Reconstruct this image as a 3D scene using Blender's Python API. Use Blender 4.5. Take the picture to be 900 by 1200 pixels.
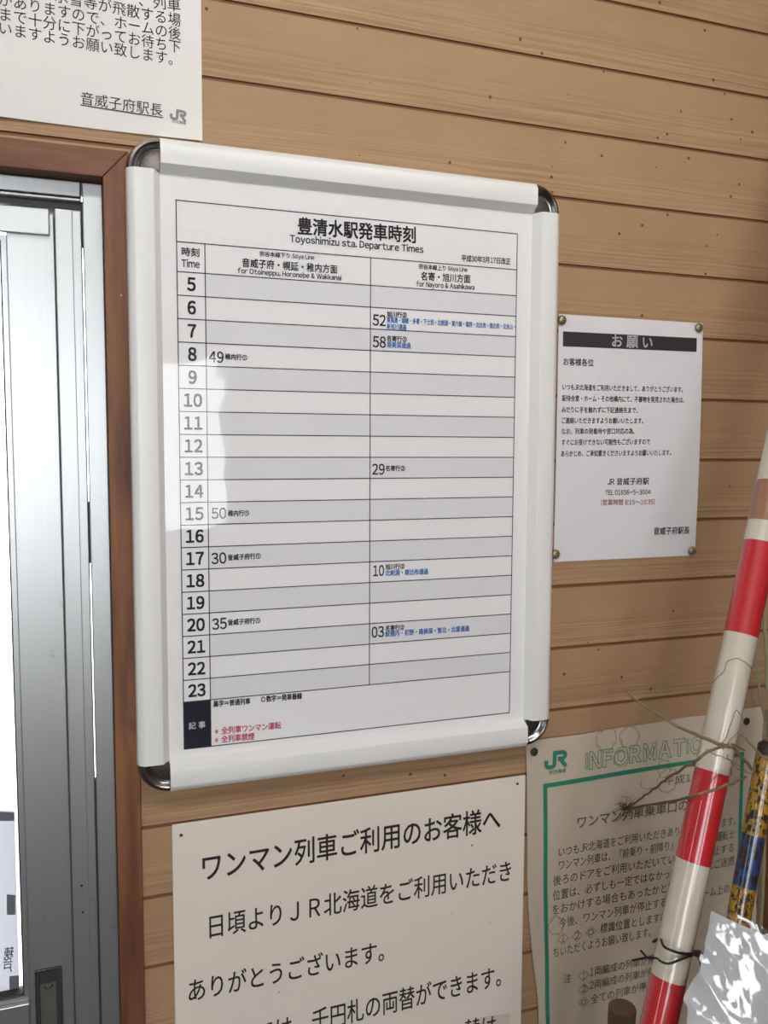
import bpy, bmesh, math, random
from mathutils import Vector, Matrix, noise

# ------------------------------------------------------------------ clear
for o in list(bpy.data.objects):
    bpy.data.objects.remove(o, do_unlink=True)
scene = bpy.context.scene
COL = scene.collection
random.seed(7)

# ------------------------------------------------------------------ camera
cam_data = bpy.data.cameras.new('camera')
cam = bpy.data.objects.new('camera', cam_data)
COL.objects.link(cam)
YAW, PITCH, ROLL = math.radians(19.06940), math.radians(-4.52185), math.radians(0.25718)
fw = Vector((math.sin(YAW)*math.cos(PITCH), math.cos(YAW)*math.cos(PITCH), math.sin(PITCH)))
ri = Vector((math.cos(YAW), -math.sin(YAW), 0))
up = ri.cross(fw)
ri2 = math.cos(ROLL)*ri + math.sin(ROLL)*up
up2 = -math.sin(ROLL)*ri + math.cos(ROLL)*up
M = Matrix(((ri2.x, up2.x, -fw.x, 0), (ri2.y, up2.y, -fw.y, -0.87959), (ri2.z, up2.z, -fw.z, 1.6), (0, 0, 0, 1)))
cam.matrix_world = M
cam_data.sensor_fit = 'VERTICAL'
cam_data.sensor_height = 36.0
cam_data.sensor_width = 27.0
cam_data.lens = 36.0*963.16417/1200.0
cam_data.clip_start = 0.01
scene.camera = cam

# ------------------------------------------------------------------ world, light, exposure
world = bpy.data.worlds.new('overcast_sky')
scene.world = world
world.use_nodes = True
wn = world.node_tree.nodes
wn.clear()
w_out = wn.new('ShaderNodeOutputWorld')
w_bg = wn.new('ShaderNodeBackground')
w_bg.inputs['Strength'].default_value = 8.0
w_ramp = wn.new('ShaderNodeValToRGB')
w_ramp.color_ramp.elements[0].position = 0.45
w_ramp.color_ramp.elements[0].color = (0.95, 0.97, 1.0, 1)
w_ramp.color_ramp.elements[1].position = 1.0
w_ramp.color_ramp.elements[1].color = (0.82, 0.92, 1.0, 1)
w_tc = wn.new('ShaderNodeTexCoord')
w_sep = wn.new('ShaderNodeSeparateXYZ')
w_map = wn.new('ShaderNodeMapRange')
w_map.inputs['From Min'].default_value = -1
wl = world.node_tree.links
wl.new(w_tc.outputs['Generated'], w_sep.inputs[0])
wl.new(w_sep.outputs['Z'], w_map.inputs['Value'])
wl.new(w_map.outputs[0], w_ramp.inputs[0])
wl.new(w_ramp.outputs[0], w_bg.inputs['Color'])
wl.new(w_bg.outputs[0], w_out.inputs['Surface'])
vs = scene.view_settings
vs.view_transform = 'Standard'
vs.look = 'None'
vs.gamma = 1.0
vs.use_curve_mapping = False
vs.exposure = 0.0
scene.cycles.use_denoising = True
scene.cycles.max_bounces = 10
scene.cycles.diffuse_bounces = 6
scene.cycles.glossy_bounces = 4
scene.cycles.transparent_max_bounces = 12
scene.cycles.caustics_reflective = False
scene.cycles.caustics_refractive = False


def portal(name, loc, rot, sx, sy):
    l = bpy.data.lights.new(name, 'AREA')
    l.shape = 'RECTANGLE'
    l.size, l.size_y = sx, sy
    l.cycles.is_portal = True
    o = bpy.data.objects.new(name, l)
    o.location = loc
    o.rotation_euler = rot
    COL.objects.link(o)
    return o


ROOM = dict(x0=-2.0, x1=0.888, y1=-3.0, h=2.55)
WIN = dict(x0=-1.35, x1=-0.20, z0=1.00, z1=2.45)     # wide window in the wall opposite
WIN3 = dict(x0=0.02, x1=0.56, z0=1.20, z1=2.02)      # smaller window beside it
WINL = dict(y0=-1.36, y1=-1.08, z0=1.0, z1=2.2)      # small window in the left wall
ADDED_LAMP = (0.30, -0.95)                                  # position of the added lamp, out of view
ADDED_LAMP_STRENGTH = 23.0
DOOR = dict(x0=-0.86, x1=0.0088, z1=1.863)
portal('back_window_daylight', ((WIN['x0']+WIN['x1'])/2, ROOM['y1']-0.06, (WIN['z0']+WIN['z1'])/2),
       (math.radians(90), 0, 0), WIN['x1']-WIN['x0'], WIN['z1']-WIN['z0'])
portal('small_window_daylight', ((WIN3['x0']+WIN3['x1'])/2, ROOM['y1']-0.06, (WIN3['z0']+WIN3['z1'])/2),
       (math.radians(90), 0, 0), WIN3['x1']-WIN3['x0'], WIN3['z1']-WIN3['z0'])
portal('side_window_daylight', (ROOM['x0']-0.06, (WINL['y0']+WINL['y1'])/2, (WINL['z0']+WINL['z1'])/2),
       (math.radians(90), 0, math.radians(-90)), WINL['y1']-WINL['y0'], WINL['z1']-WINL['z0'])
portal('door_daylight', ((DOOR['x0']+DOOR['x1'])/2, 0.12, DOOR['z1']/2+0.3), (math.radians(90), 0, math.radians(180)),
       DOOR['x1']-DOOR['x0'], DOOR['z1']-0.6)

# ------------------------------------------------------------------ helpers


def srgb(r, g, b):
    def f(c):
        c /= 255.0
        return c/12.92 if c <= 0.04045 else ((c+0.055)/1.055)**2.4
    return (f(r), f(g), f(b), 1.0)


def new_mat(name):
    m = bpy.data.materials.new(name)
    m.use_nodes = True
    nt = m.node_tree
    return m, nt, nt.nodes['Principled BSDF']


def node(nt, kind, **kw):
    n = nt.nodes.new(kind)
    for k, v in kw.items():
        if k.startswith('i_'):
            key = k[2:].replace('_', ' ')
            n.inputs[key].default_value = v
        else:
            setattr(n, k, v)
    return n


def math_n(nt, op, a, b=None, c=None):
    n = nt.nodes.new('ShaderNodeMath')
    n.operation = op
    for i, v in enumerate((a, b, c)):
        if v is None:
            continue
        if isinstance(v, (int, float)):
            n.inputs[i].default_value = v
        else:
            nt.links.new(v, n.inputs[i])
    return n.outputs[0]


def mix_col(nt, fac, a, b):
    n = nt.nodes.new('ShaderNodeMix')
    n.data_type = 'RGBA'
    for sock, v in ((n.inputs[0], fac), (n.inputs[6], a), (n.inputs[7], b)):
        if isinstance(v, (int, float)):
            sock.default_value = v
        elif isinstance(v, tuple):
            sock.default_value = v
        else:
            nt.links.new(v, sock)
    return n.outputs[2]


def coords(nt, scale=(1, 1, 1), kind='Object'):
    tc = nt.nodes.new('ShaderNodeTexCoord')
    mp = nt.nodes.new('ShaderNodeMapping')
    mp.inputs['Scale'].default_value = scale
    nt.links.new(tc.outputs[kind], mp.inputs['Vector'])
    return mp.outputs[0]


def noise_n(nt, vec, scale, detail=3, rough=0.55):
    n = nt.nodes.new('ShaderNodeTexNoise')
    n.inputs['Scale'].default_value = scale
    n.inputs['Detail'].default_value = detail
    n.inputs['Roughness'].default_value = rough
    nt.links.new(vec, n.inputs['Vector'])
    return n.outputs['Fac']


def ramp(nt, fac, lo, hi):
    n = nt.nodes.new('ShaderNodeMapRange')
    n.inputs['From Min'].default_value = lo
    n.inputs['From Max'].default_value = hi
    nt.links.new(fac, n.inputs['Value'])
    return n.outputs[0]


def bump(nt, bsdf, height, dist, strength=1.0):
    b = nt.nodes.new('ShaderNodeBump')
    b.inputs['Distance'].default_value = dist
    b.inputs['Strength'].default_value = strength
    nt.links.new(height, b.inputs['Height'])
    nt.links.new(b.outputs[0], bsdf.inputs['Normal'])


def specks(nt, scale, size, keep):
    """sparse round dirt specks: 1 inside a speck"""
    v = coords(nt)
    vo = nt.nodes.new('ShaderNodeTexVoronoi')
    vo.inputs['Scale'].default_value = scale
    nt.links.new(v, vo.inputs['Vector'])
    sep = nt.nodes.new('ShaderNodeSeparateColor')
    nt.links.new(vo.outputs['Color'], sep.inputs[0])
    near = math_n(nt, 'LESS_THAN', vo.outputs['Distance'], math_n(nt, 'MULTIPLY', sep.outputs[1], size))
    return math_n(nt, 'MULTIPLY', near, math_n(nt, 'GREATER_THAN', sep.outputs[0], keep))


def simple(name, col, rough=0.5, metal=0.0, var=0.06, scale=30, coat=0.0, spec=0.5, dirt=None, dirt_scale=45, dirt_keep=0.72):
    m, nt, b = new_mat(name)
    n = noise_n(nt, coords(nt), scale, 4)
    dark = tuple(c*(1-var) for c in col[:3])+(1,)
    light = tuple(min(1, c*(1+var)) for c in col[:3])+(1,)
    c = mix_col(nt, n, dark, light)
    if dirt:
        c = mix_col(nt, specks(nt, dirt_scale, 0.055, dirt_keep), c, dirt)
    nt.links.new(c, b.inputs['Base Color'])
    b.inputs['Roughness'].default_value = rough
    b.inputs['Metallic'].default_value = metal
    b.inputs['Coat Weight'].default_value = coat
    b.inputs['Coat Roughness'].default_value = 0.04
    b.inputs['Specular IOR Level'].default_value = spec
    return m


def film(name, rough=0.03, bump_scale=None, bump_dist=0.0, strength=1.0, ior=1.5, fmax=0.12):
    """clear plastic or glass sheet: transparent, with Fresnel gloss"""
    m = bpy.data.materials.new(name)
    m.use_nodes = True
    nt = m.node_tree
    nt.nodes.clear()
    out = nt.nodes.new('ShaderNodeOutputMaterial')
    tr = nt.nodes.new('ShaderNodeBsdfTransparent')
    gl = nt.nodes.new('ShaderNodeBsdfGlossy')
    gl.inputs['Roughness'].default_value = rough
    gl.inputs['Color'].default_value = (1, 1, 1, 1)
    fr = nt.nodes.new('ShaderNodeFresnel')
    fr.inputs['IOR'].default_value = ior
    mx = nt.nodes.new('ShaderNodeMixShader')
    if bump_scale:
        bn = nt.nodes.new('ShaderNodeBump')
        bn.inputs['Distance'].default_value = bump_dist
        bn.inputs['Strength'].default_value = strength
        nt.links.new(noise_n(nt, coords(nt), bump_scale, 2), bn.inputs['Height'])
        nt.links.new(bn.outputs[0], gl.inputs['Normal'])
        nt.links.new(bn.outputs[0], fr.inputs['Normal'])
    nt.links.new(math_n(nt, 'MINIMUM', fr.outputs[0], fmax), mx.inputs[0])
    nt.links.new(tr.outputs[0], mx.inputs[1])
    nt.links.new(gl.outputs[0], mx.inputs[2])
    nt.links.new(mx.outputs[0], out.inputs['Surface'])
    return m


def root_of(o):
    while o.parent:
        o = o.parent
    return o


def mk(name, verts, faces, mat, parent=None, smooth=False, bevel=0.0, mats=None, midx=None, origin=None, segs=2, sharp=40):
    """one mesh object from world-space vertices"""
    if parent is not None:
        org = Vector(root_of(parent).location)
    elif origin is not None:
        org = Vector(origin)
    else:
        xs, ys, zs = zip(*verts)
        org = Vector(((min(xs)+max(xs))/2, (min(ys)+max(ys))/2, min(zs)))
    me = bpy.data.meshes.new(name)
    me.from_pydata([tuple(Vector(v)-org) for v in verts], [], faces)
    me.update()
    for m in (mats or [mat]):
        me.materials.append(m)
    if midx:
        for p, i in zip(me.polygons, midx):
            p.material_index = i
    bm = bmesh.new()
    bm.from_mesh(me)
    if bevel:
        bmesh.ops.bevel(bm, geom=[e for e in bm.edges if len(e.link_faces) == 2 and e.calc_face_angle(0) > 0.6],
                        offset=bevel, segments=segs, profile=0.5, affect='EDGES')
    bm.to_mesh(me)
    bm.free()
    if smooth:
        for p in me.polygons:
            p.use_smooth = True
        try:
            me.set_sharp_from_angle(angle=math.radians(sharp))
        except Exception:
            pass
    o = bpy.data.objects.new(name, me)
    COL.objects.link(o)
    if parent is not None:
        o.parent = parent
    else:
        o.location = org
    return o


def box(x0, x1, y0, y1, z0, z1):
    v = [(x0, y0, z0), (x1, y0, z0), (x1, y1, z0), (x0, y1, z0), (x0, y0, z1), (x1, y0, z1), (x1, y1, z1), (x0, y1, z1)]
    f = [(0, 3, 2, 1), (4, 5, 6, 7), (0, 1, 5, 4), (1, 2, 6, 5), (2, 3, 7, 6), (3, 0, 4, 7)]
    return v, f


def join(*parts):
    V, F = [], []
    for v, f in parts:
        n = len(V)
        V += list(v)
        F += [tuple(i+n for i in q) for q in f]
    return V, F


def quad(a, b, c, d):
    return [a, b, c, d], [(0, 1, 2, 3)]


def tube(pts, radii, seg=8, cap=True):
    pts = [Vector(p) for p in pts]
    if isinstance(radii, (int, float)):
        radii = [radii]*len(pts)
    V, F = [], []
    prev = None
    for i, p in enumerate(pts):
        t = (pts[min(i+1, len(pts)-1)]-pts[max(i-1, 0)]).normalized()
        if prev is None:
            a = t.orthogonal().normalized()
        else:
            a = (prev-t*prev.dot(t)).normalized()
        prev = a
        b = t.cross(a)
        for k in range(seg):
            th = 2*math.pi*k/seg
            V.append(tuple(p+(a*math.cos(th)+b*math.sin(th))*radii[i]))
    for i in range(len(pts)-1):
        for k in range(seg):
            k2 = (k+1) % seg
            F.append((i*seg+k, i*seg+k2, (i+1)*seg+k2, (i+1)*seg+k))
    if cap:
        F.append(tuple(range(seg-1, -1, -1)))
        F.append(tuple((len(pts)-1)*seg+k for k in range(seg)))
    return V, F


def smooth_path(pts, n=6):
    """Catmull-Rom through the points"""
    P = [Vector(p) for p in pts]
    out = []
    for i in range(len(P)-1):
        p0, p1, p2, p3 = P[max(i-1, 0)], P[i], P[i+1], P[min(i+2, len(P)-1)]
        for k in range(n):
            t = k/n
            out.append(0.5*((2*p1)+(p2-p0)*t+(2*p0-5*p1+4*p2-p3)*t*t+(3*p1-p0-3*p2+p3)*t**3))
    out.append(P[-1])
    return out


def empty(name, loc):
    o = bpy.data.objects.new(name, None)
    o.empty_display_size = 0.05
    o.location = loc
    COL.objects.link(o)
    return o


def tag(o, label=None, cat=None, group=None, kind=None):
    if label:
        o['label'] = label
    if cat:
        o['category'] = cat
    if group:
        o['group'] = group
    if kind:
        o['kind'] = kind
    return o


def copy_tree(o, parent=None):
    c = o.copy()
    COL.objects.link(c)
    c.parent = parent
    for ch in list(o.children):
        copy_tree(ch, c)
    return c


# ---- lettering -----------------------------------------------------------
_gcache = {}


def glyph(ch, outline=0.0):
    """flat mesh of one character at size 1: vertices, faces"""
    key = (ch, outline)
    if key in _gcache:
        return _gcache[key]
    if ch == 'Ｉ':
        x0, x1, w = 0.0, 0.13*K_ADV, outline*1.6
        o4 = [(x0, H_LO), (x1, H_LO), (x1, H_HI), (x0, H_HI)]
        if not outline:
            _gcache[key] = ([(a, b, 0.0) for a, b in o4], [(0, 1, 2, 3)])
        else:
            i4 = [(x0+w, H_LO+w), (x1-w, H_LO+w), (x1-w, H_HI-w), (x0+w, H_HI-w)]
            _gcache[key] = ([(a, b, outline) for a, b in o4+i4], [(k, (k+1) % 4, 4+(k+1) % 4, 4+k) for k in range(4)])
        return _gcache[key]
    c = bpy.data.curves.new('writing', 'FONT')
    c.body = ch
    c.resolution_u = 3
    if outline:
        c.fill_mode = 'NONE'
        c.offset = 0.045
        c.bevel_depth = outline
        c.bevel_resolution = 0
    o = bpy.data.objects.new('writing', c)
    COL.objects.link(o)
    dg = bpy.context.evaluated_depsgraph_get()
    me = bpy.data.meshes.new_from_object(o.evaluated_get(dg))
    v = [tuple(q.co) for q in me.vertices]
    f = [tuple(p.vertices) for p in me.polygons]
    bpy.data.objects.remove(o)
    bpy.data.curves.remove(c)
    bpy.data.meshes.remove(me)
    _gcache[key] = (v, f)
    return v, f


def ext(v, i):
    return min(q[i] for q in v), max(q[i] for q in v)


_kv, _ = glyph('国')
K_LO, K_HI = ext(_kv, 1)
_kv2, _ = glyph('国国')
K_ADV = ext(_kv2, 0)[1]-ext(_kv, 0)[1]
_lv, _ = glyph('Ｈ')
H_LO, H_HI = ext(_lv, 1)


def glyphs(text, bold, outline=0.0):
    """a line of characters: CJK on full-width cells, Latin and digits set close"""
    V, F = [], []
    x = 0.0
    for ch in text:
        if ch == ' ':
            x += 0.27*K_ADV
            continue
        lat = 0x21 <= ord(ch) <= 0x7E or ch == 'ō'
        src = 'o' if ch == 'ō' else ch
        g, f = glyph(chr(ord(src)+0xFEE0) if lat else ch, outline)
        a, b = ext(g, 0)
        kx = 0.90 if lat else 1.0
        sb = 0.042*K_ADV if not outline else 0.035*K_ADV
        if lat and ch in '1':
            sb = 0.075*K_ADV
        dx = x+sb-a*kx if lat else x
        shifts = [(0, 0)] if not bold or ch == '※' else [(s*bold*0.85, t*bold*0.85) for s in (-1, 1) for t in (-1, 1)]
        for q_, (sx, sy) in enumerate(shifts):
            n = len(V)
            V += [(p[0]*kx+dx+sx, p[1]+sy, p[2]+q_*0.004) for p in g]
            F += [tuple(i+n for i in q) for q in f]
        if ch == 'ō':
            n = len(V)
            top = ext(g, 1)[1]
            xa, xb = x+sb+(b-a)*kx*0.15, x+sb+(b-a)*kx*0.85
            V += [(xa, top+0.09, 0), (xb, top+0.09, 0), (xb, top+0.16, 0), (xa, top+0.16, 0)]
            F.append((n, n+1, n+2, n+3))
        x += (b-a)*kx+2*sb if lat else K_ADV
    return V, F


def text_geo(item, y, bold=0.0, outline=0.0, mirror=False):
    """item = (text, x0, z0, x1, z1, height, mode): ink runs from (x0,z0) to (x1,z1).
    mode: k = CJK line (z is the foot of the characters), l = Latin line (z is the baseline),
    a = CJK line laid out by full-width cells between the two ends"""
    text, x0, z0, x1, z1, h, mode = item
    v, f = glyphs(text, bold, outline)
    if not v:
        return [], []
    lo, hi = (H_LO, H_HI) if mode == 'l' else (K_LO, K_HI)
    L = math.hypot(x1-x0, z1-z0)
    ux, uz = (x1-x0)/L, (z1-z0)/L
    a, b = ext(v, 0)
    if mode == 'a':
        a, b = 0.0, K_ADV*len(text)
    sx = L/(b-a)
    sz = h/(hi-lo)
    V = []
    for p in v:
        s = (p[0]-a)*sx
        if mirror:
            s = L-s
        t = (p[1]-lo)*sz
        V.append((x0+ux*s-uz*t, y-(min(p[2], 0.02)*0.012 if not outline else p[2]*sz*0.2), z0+uz*s+ux*t))
    if mirror:
        f = [tuple(reversed(q)) for q in f]
    return V, f


def lettering(name, items, y, mat, parent, bold=0.0, outline=0.0, mirror=False):
    """one part per line of writing"""
    for i in items:
        mk(name, *text_geo(i, y, bold, outline, mirror), mat, parent)


def strip(pts, w):
    """flat mitred stroke in the x-z plane: list of (x, z), width w -> quads"""
    P = [Vector((p[0], p[1])) for p in pts]
    L, R = [], []
    for i, p in enumerate(P):
        d1 = (P[i]-P[i-1]).normalized() if i > 0 else None
        d2 = (P[i+1]-P[i]).normalized() if i < len(P)-1 else None
        d1 = d1 or d2
        d2 = d2 or d1
        n1, n2 = Vector((-d1.y, d1.x)), Vector((-d2.y, d2.x))
        m = (n1+n2).normalized()
        k = (w/2)/max(0.35, m.dot(n1))
        L.append(p+m*k)
        R.append(p-m*k)
    V = L+R
    n = len(P)
    F = [(i, n+i, n+i+1, i+1) for i in range(n-1)]
    return V, F


def ring2(cx, cz, r, w, n=24):
    V, F = [], []
    for k in range(n):
        a = 2*math.pi*k/n
        V.append(Vector((cx+math.cos(a)*(r-w/2), cz+math.sin(a)*(r-w/2))))
        V.append(Vector((cx+math.cos(a)*(r+w/2), cz+math.sin(a)*(r+w/2))))
    for k in range(n):
        j = (k+1) % n
        F.append((2*k, 2*k+1, 2*j+1, 2*j))
    return V, F


def flat(geo, y, origin=None, sx=1.0, sz=1.0, ang=0.0):
    V, F = geo
    out = []
    for p in V:
        x, z = p[0]*sx, p[1]*sz
        if origin:
            x, z = (origin[0]+x*math.cos(ang)-z*math.sin(ang), origin[1]+x*math.sin(ang)+z*math.cos(ang))
        out.append((x, y, z))
    return out, F


def railway_mark(x0, z0, h, y, ang):
    """the joined J and R of the railway's mark, unit height 1 -> h"""
    def arc(cx, cz, r, a0, a1, n=5):
        return [(cx+r*math.cos(math.radians(a0+(a1-a0)*i/n)), cz+r*math.sin(math.radians(a0+(a1-a0)*i/n))) for i in range(n+1)]
    w = 0.25
    p1 = [(0.10, 0.52), (0.10, 0.28)]+arc(0.28, 0.28, 0.18, 180, 270)[1:]+arc(0.46, 0.28, 0.18, -90, 0)+[(0.64, 0.90)]
    p2 = [(0.54, 0.90), (1.18, 0.90)]+arc(1.17, 0.72, 0.18, 90, -90, 8)[1:]+[(0.86, 0.54)]
    p3 = [(0.98, 0.56), (1.42, 0.03)]
    g = join(strip(p1, w), strip(p2, w), strip(p3, w))
    return flat(g, y, (x0, z0), h, h, ang)


# ------------------------------------------------------------------ materials
PITCH_B, GZ0 = 0.07778, 0.65113          # siding board height and joint offset


def siding_material():
    m, nt, b = new_mat('tan_siding')
    v = coords(nt)
    sep = nt.nodes.new('ShaderNodeSeparateXYZ')
    nt.links.new(v, sep.inputs[0])
    # height inside one board, 0 at its foot, 1 at its head
    t = math_n(nt, 'FRACT', math_n(nt, 'DIVIDE', math_n(nt, 'SUBTRACT', sep.outputs['Z'], GZ0), PITCH_B))
    board = math_n(nt, 'FLOOR', math_n(nt, 'DIVIDE', math_n(nt, 'SUBTRACT', sep.outputs['Z'], GZ0), PITCH_B))
    # grain: long thin streaks, strongest in the lower half of each board
    warp = noise_n(nt, coords(nt, (5, 5, 14)), 1.0, 2)
    comb = nt.nodes.new('ShaderNodeCombineXYZ')
    nt.links.new(math_n(nt, 'ADD', math_n(nt, 'MULTIPLY', sep.outputs['X'], 3.2), math_n(nt, 'MULTIPLY', board, 3.7)), comb.inputs[0])
    nt.links.new(math_n(nt, 'MULTIPLY_ADD', warp, 2.2, math_n(nt, 'MULTIPLY', sep.outputs['Z'], 330.0)), comb.inputs[2])
    streak = noise_n(nt, comb.outputs[0], 1.0, 3, 0.6)
    low = math_n(nt, 'SUBTRACT', 1.0, ramp(nt, t, 0.30, 0.62))
    amt = math_n(nt, 'MULTIPLY_ADD', low, 0.58, 0.10)
    s = math_n(nt, 'MULTIPLY', math_n(nt, 'SUBTRACT', ramp(nt, streak, 0.38, 0.62), 0.5), amt)
    fine = noise_n(nt, coords(nt, (30, 30, 600)), 1.0, 2)
    blot = noise_n(nt, v, 9, 3)
    k = math_n(nt, 'ADD', math_n(nt, 'ADD', s, math_n(nt, 'MULTIPLY', math_n(nt, 'SUBTRACT', blot, 0.5), 0.5)),
               math_n(nt, 'MULTIPLY', math_n(nt, 'SUBTRACT', fine, 0.5), 0.35))
    fac = math_n(nt, 'ADD', k, 0.5)
    c = mix_col(nt, fac, srgb(148, 118, 86), srgb(183, 151, 116))
    c = mix_col(nt, math_n(nt, 'MULTIPLY', specks(nt, 62, 0.13, 0.66), 0.8), c, srgb(70, 45, 28))
    c = mix_col(nt, math_n(nt, 'MULTIPLY', specks(nt, 23, 0.042, 0.6), 0.85), c, srgb(52, 34, 22))
    nt.links.new(c, b.inputs['Base Color'])
    b.inputs['Roughness'].default_value = 0.62
    b.inputs['Specular IOR Level'].default_value = 0.3
    bump(nt, b, s, 0.0006, 0.6)
    return m


def casing_material(name='reddish_brown_timber', sc=(60, 60, 6)):
    m, nt, b = new_mat(name)
    g = noise_n(nt, coords(nt, sc), 1.0, 4)
    big = noise_n(nt, coords(nt), 14, 3)
    c = mix_col(nt, ramp(nt, g, 0.3, 0.7), srgb(84, 49, 31), srgb(140, 91, 58))
    c = mix_col(nt, ramp(nt, big, 0.62, 0.75), c, srgb(74, 44, 30))
    c = mix_col(nt, specks(nt, 90, 0.10, 0.6), c, srgb(52, 34, 24))
    c = mix_col(nt, specks(nt, 40, 0.07, 0.86), c, srgb(176, 140, 112))
    nt.links.new(c, b.inputs['Base Color'])
    b.inputs['Roughness'].default_value = 0.6
    bump(nt, b, g, 0.0008, 0.5)
    return m


def chipped_paint(name, col, keep):
    m, nt, b = new_mat(name)
    n = noise_n(nt, coords(nt, (1, 1, 0.7)), 130, 5, 0.72)
    bare = math_n(nt, 'GREATER_THAN', n, keep)
    shade = noise_n(nt, coords(nt), 160, 2)
    paint = mix_col(nt, shade, tuple(c*0.75 for c in col[:3])+(1,), col)
    c = mix_col(nt, bare, paint, srgb(46, 40, 34))
    nt.links.new(c, b.inputs['Base Color'])
    b.inputs['Roughness'].default_value = 0.3
    b.inputs['Coat Weight'].default_value = 0.8
    b.inputs['Coat Roughness'].default_value = 0.08
    bump(nt, b, math_n(nt, 'SUBTRACT', 1.0, bare), 0.0008)
    return m


def stained_paper(name, col, stains):
    """old paper with blotches and brown-edged water rings: stains = [(x, z, r)] in object space"""
    m, nt, b = new_mat(name)
    v = coords(nt)
    sep = nt.nodes.new('ShaderNodeSeparateXYZ')
    nt.links.new(v, sep.inputs[0])
    n = noise_n(nt, v, 14, 4)
    c = mix_col(nt, n, tuple(q*0.88 for q in col[:3])+(1,), col)
    wob = noise_n(nt, v, 130, 3)
    for (sx, sz, r) in stains:
        dx = math_n(nt, 'SUBTRACT', sep.outputs['X'], sx)
        dz = math_n(nt, 'SUBTRACT', sep.outputs['Z'], sz)
        d = math_n(nt, 'SQRT', math_n(nt, 'ADD', math_n(nt, 'MULTIPLY', dx, dx), math_n(nt, 'MULTIPLY', dz, dz)))
        d = math_n(nt, 'ADD', d, math_n(nt, 'MULTIPLY', math_n(nt, 'SUBTRACT', wob, 0.5), 0.011))
        edge = math_n(nt, 'ABSOLUTE', math_n(nt, 'SUBTRACT', d, r))
        k = math_n(nt, 'SUBTRACT', 1.0, ramp(nt, edge, 0.0, 0.0017))
        c = mix_col(nt, math_n(nt, 'MULTIPLY', math_n(nt, 'MAXIMUM', k, 0.0), 0.6), c, srgb(128, 98, 66))
    c = mix_col(nt, math_n(nt, 'MULTIPLY', specks(nt, 50, 0.11, 0.8), 0.75), c, srgb(84, 70, 54))
    nt.links.new(c, b.inputs['Base Color'])
    b.inputs['Roughness'].default_value = 0.7
    b.inputs['Specular IOR Level'].default_value = 0.25
    bump(nt, b, n, 0.0015, 0.5)
    return m


def aluminium(name, col):
    m, nt, b = new_mat(name)
    n = noise_n(nt, coords(nt, (900, 900, 4)), 1.0, 2)
    c = mix_col(nt, n, tuple(q*0.9 for q in col[:3])+(1,), col)
    grime = math_n(nt, 'MULTIPLY', ramp(nt, noise_n(nt, coords(nt), 38, 5, 0.7), 0.66, 0.8), 0.5)
    c = mix_col(nt, grime, c, srgb(100, 98, 94))
    c = mix_col(nt, specks(nt, 60, 0.09, 0.8), c, srgb(60, 58, 55))
    nt.links.new(c, b.inputs['Base Color'])
    b.inputs['Metallic'].default_value = 0.85
    b.inputs['Roughness'].default_value = 0.38
    return m


MAT = {}
MAT['siding'] = siding_material()
MAT['groove'] = simple('joint_brown', srgb(122, 80, 48), 0.7, var=0.15, scale=60)
MAT['casing'] = casing_material()
MAT['casing_head'] = casing_material('reddish_brown_head_timber', (6, 60, 60))
MAT['alu'] = aluminium('satin_aluminium', srgb(187, 190, 190))
MAT['gasket'] = simple('dark_gasket', srgb(52, 50, 47), 0.7)
MAT['grime'] = simple('grimy_track', srgb(86, 86, 82), 0.6, var=0.3, scale=90)
MAT['glass'] = film('window_glass', 0.0, fmax=1.0)
MAT['frame_white'] = simple('white_powder_coat', srgb(236, 237, 234), 0.32, var=0.015, scale=12, dirt=srgb(130, 118, 100), dirt_scale=38, dirt_keep=0.8)
MAT['chrome'] = simple('worn_chrome', srgb(150, 149, 148), 0.26, metal=1.0, var=0.25, scale=220)
MAT['chrome_rough'] = simple('pitted_chrome', srgb(104, 97, 92), 0.42, metal=0.8, var=0.7, scale=420)
MAT['poster'] = simple('poster_paper', srgb(248, 248, 248), 0.7, var=0.01, spec=0.2)
MAT['stripe'] = simple('lavender_grey_band', srgb(236, 236, 239), 0.7, var=0.01, spec=0.2)
MAT['black'] = simple('black_ink', srgb(44, 42, 42), 0.7, var=0.1, spec=0.2)
MAT['line'] = simple('dark_grey_rule', srgb(66, 64, 66), 0.7, var=0.1, spec=0.2)
MAT['blue'] = simple('blue_ink', srgb(58, 116, 182), 0.7, var=0.05, spec=0.2)
MAT['pink'] = simple('crimson_pink_ink', srgb(190, 72, 108), 0.7, var=0.05, spec=0.2)
MAT['navy'] = simple('dark_navy_ink', srgb(34, 38, 52), 0.7, var=0.05, spec=0.2)
MAT['white_ink'] = simple('white_lettering', srgb(228, 230, 234), 0.7, var=0.01, spec=0.2)
MAT['cover'] = film('clear_cover_sheet', 0.025, 7.0, 0.0016, 1.0)
MAT['lam'] = film('laminating_film', 0.08, 16.0, 0.0010, 1.0, fmax=0.055)
MAT['paper'] = simple('white_paper', srgb(232, 229, 226), 0.65, var=0.015, scale=8, spec=0.3, dirt=srgb(120, 112, 104), dirt_scale=30, dirt_keep=0.9)
MAT['notice'] = simple('notice_paper', srgb(236, 236, 238), 0.6, var=0.02, scale=10)
MAT['notice_ink'] = simple('notice_ink', srgb(44, 42, 44), 0.7, var=0.1)
MAT['notice_red'] = simple('notice_red_ink', srgb(178, 62, 66), 0.7)
MAT['grey_ink'] = simple('grey_ink', srgb(132, 128, 128), 0.7)
MAT['brass'] = simple('dull_brass', srgb(150, 142, 112), 0.42, metal=0.7, var=0.12, scale=120)
MAT['board'] = simple('cream_plastic_board', srgb(236, 228, 214), 0.45, var=0.02, scale=6, dirt=srgb(116, 100, 82), dirt_scale=42, dirt_keep=0.72)
MAT['patch'] = simple('cream_patch', srgb(216, 208, 192), 0.5, var=0.03)
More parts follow.
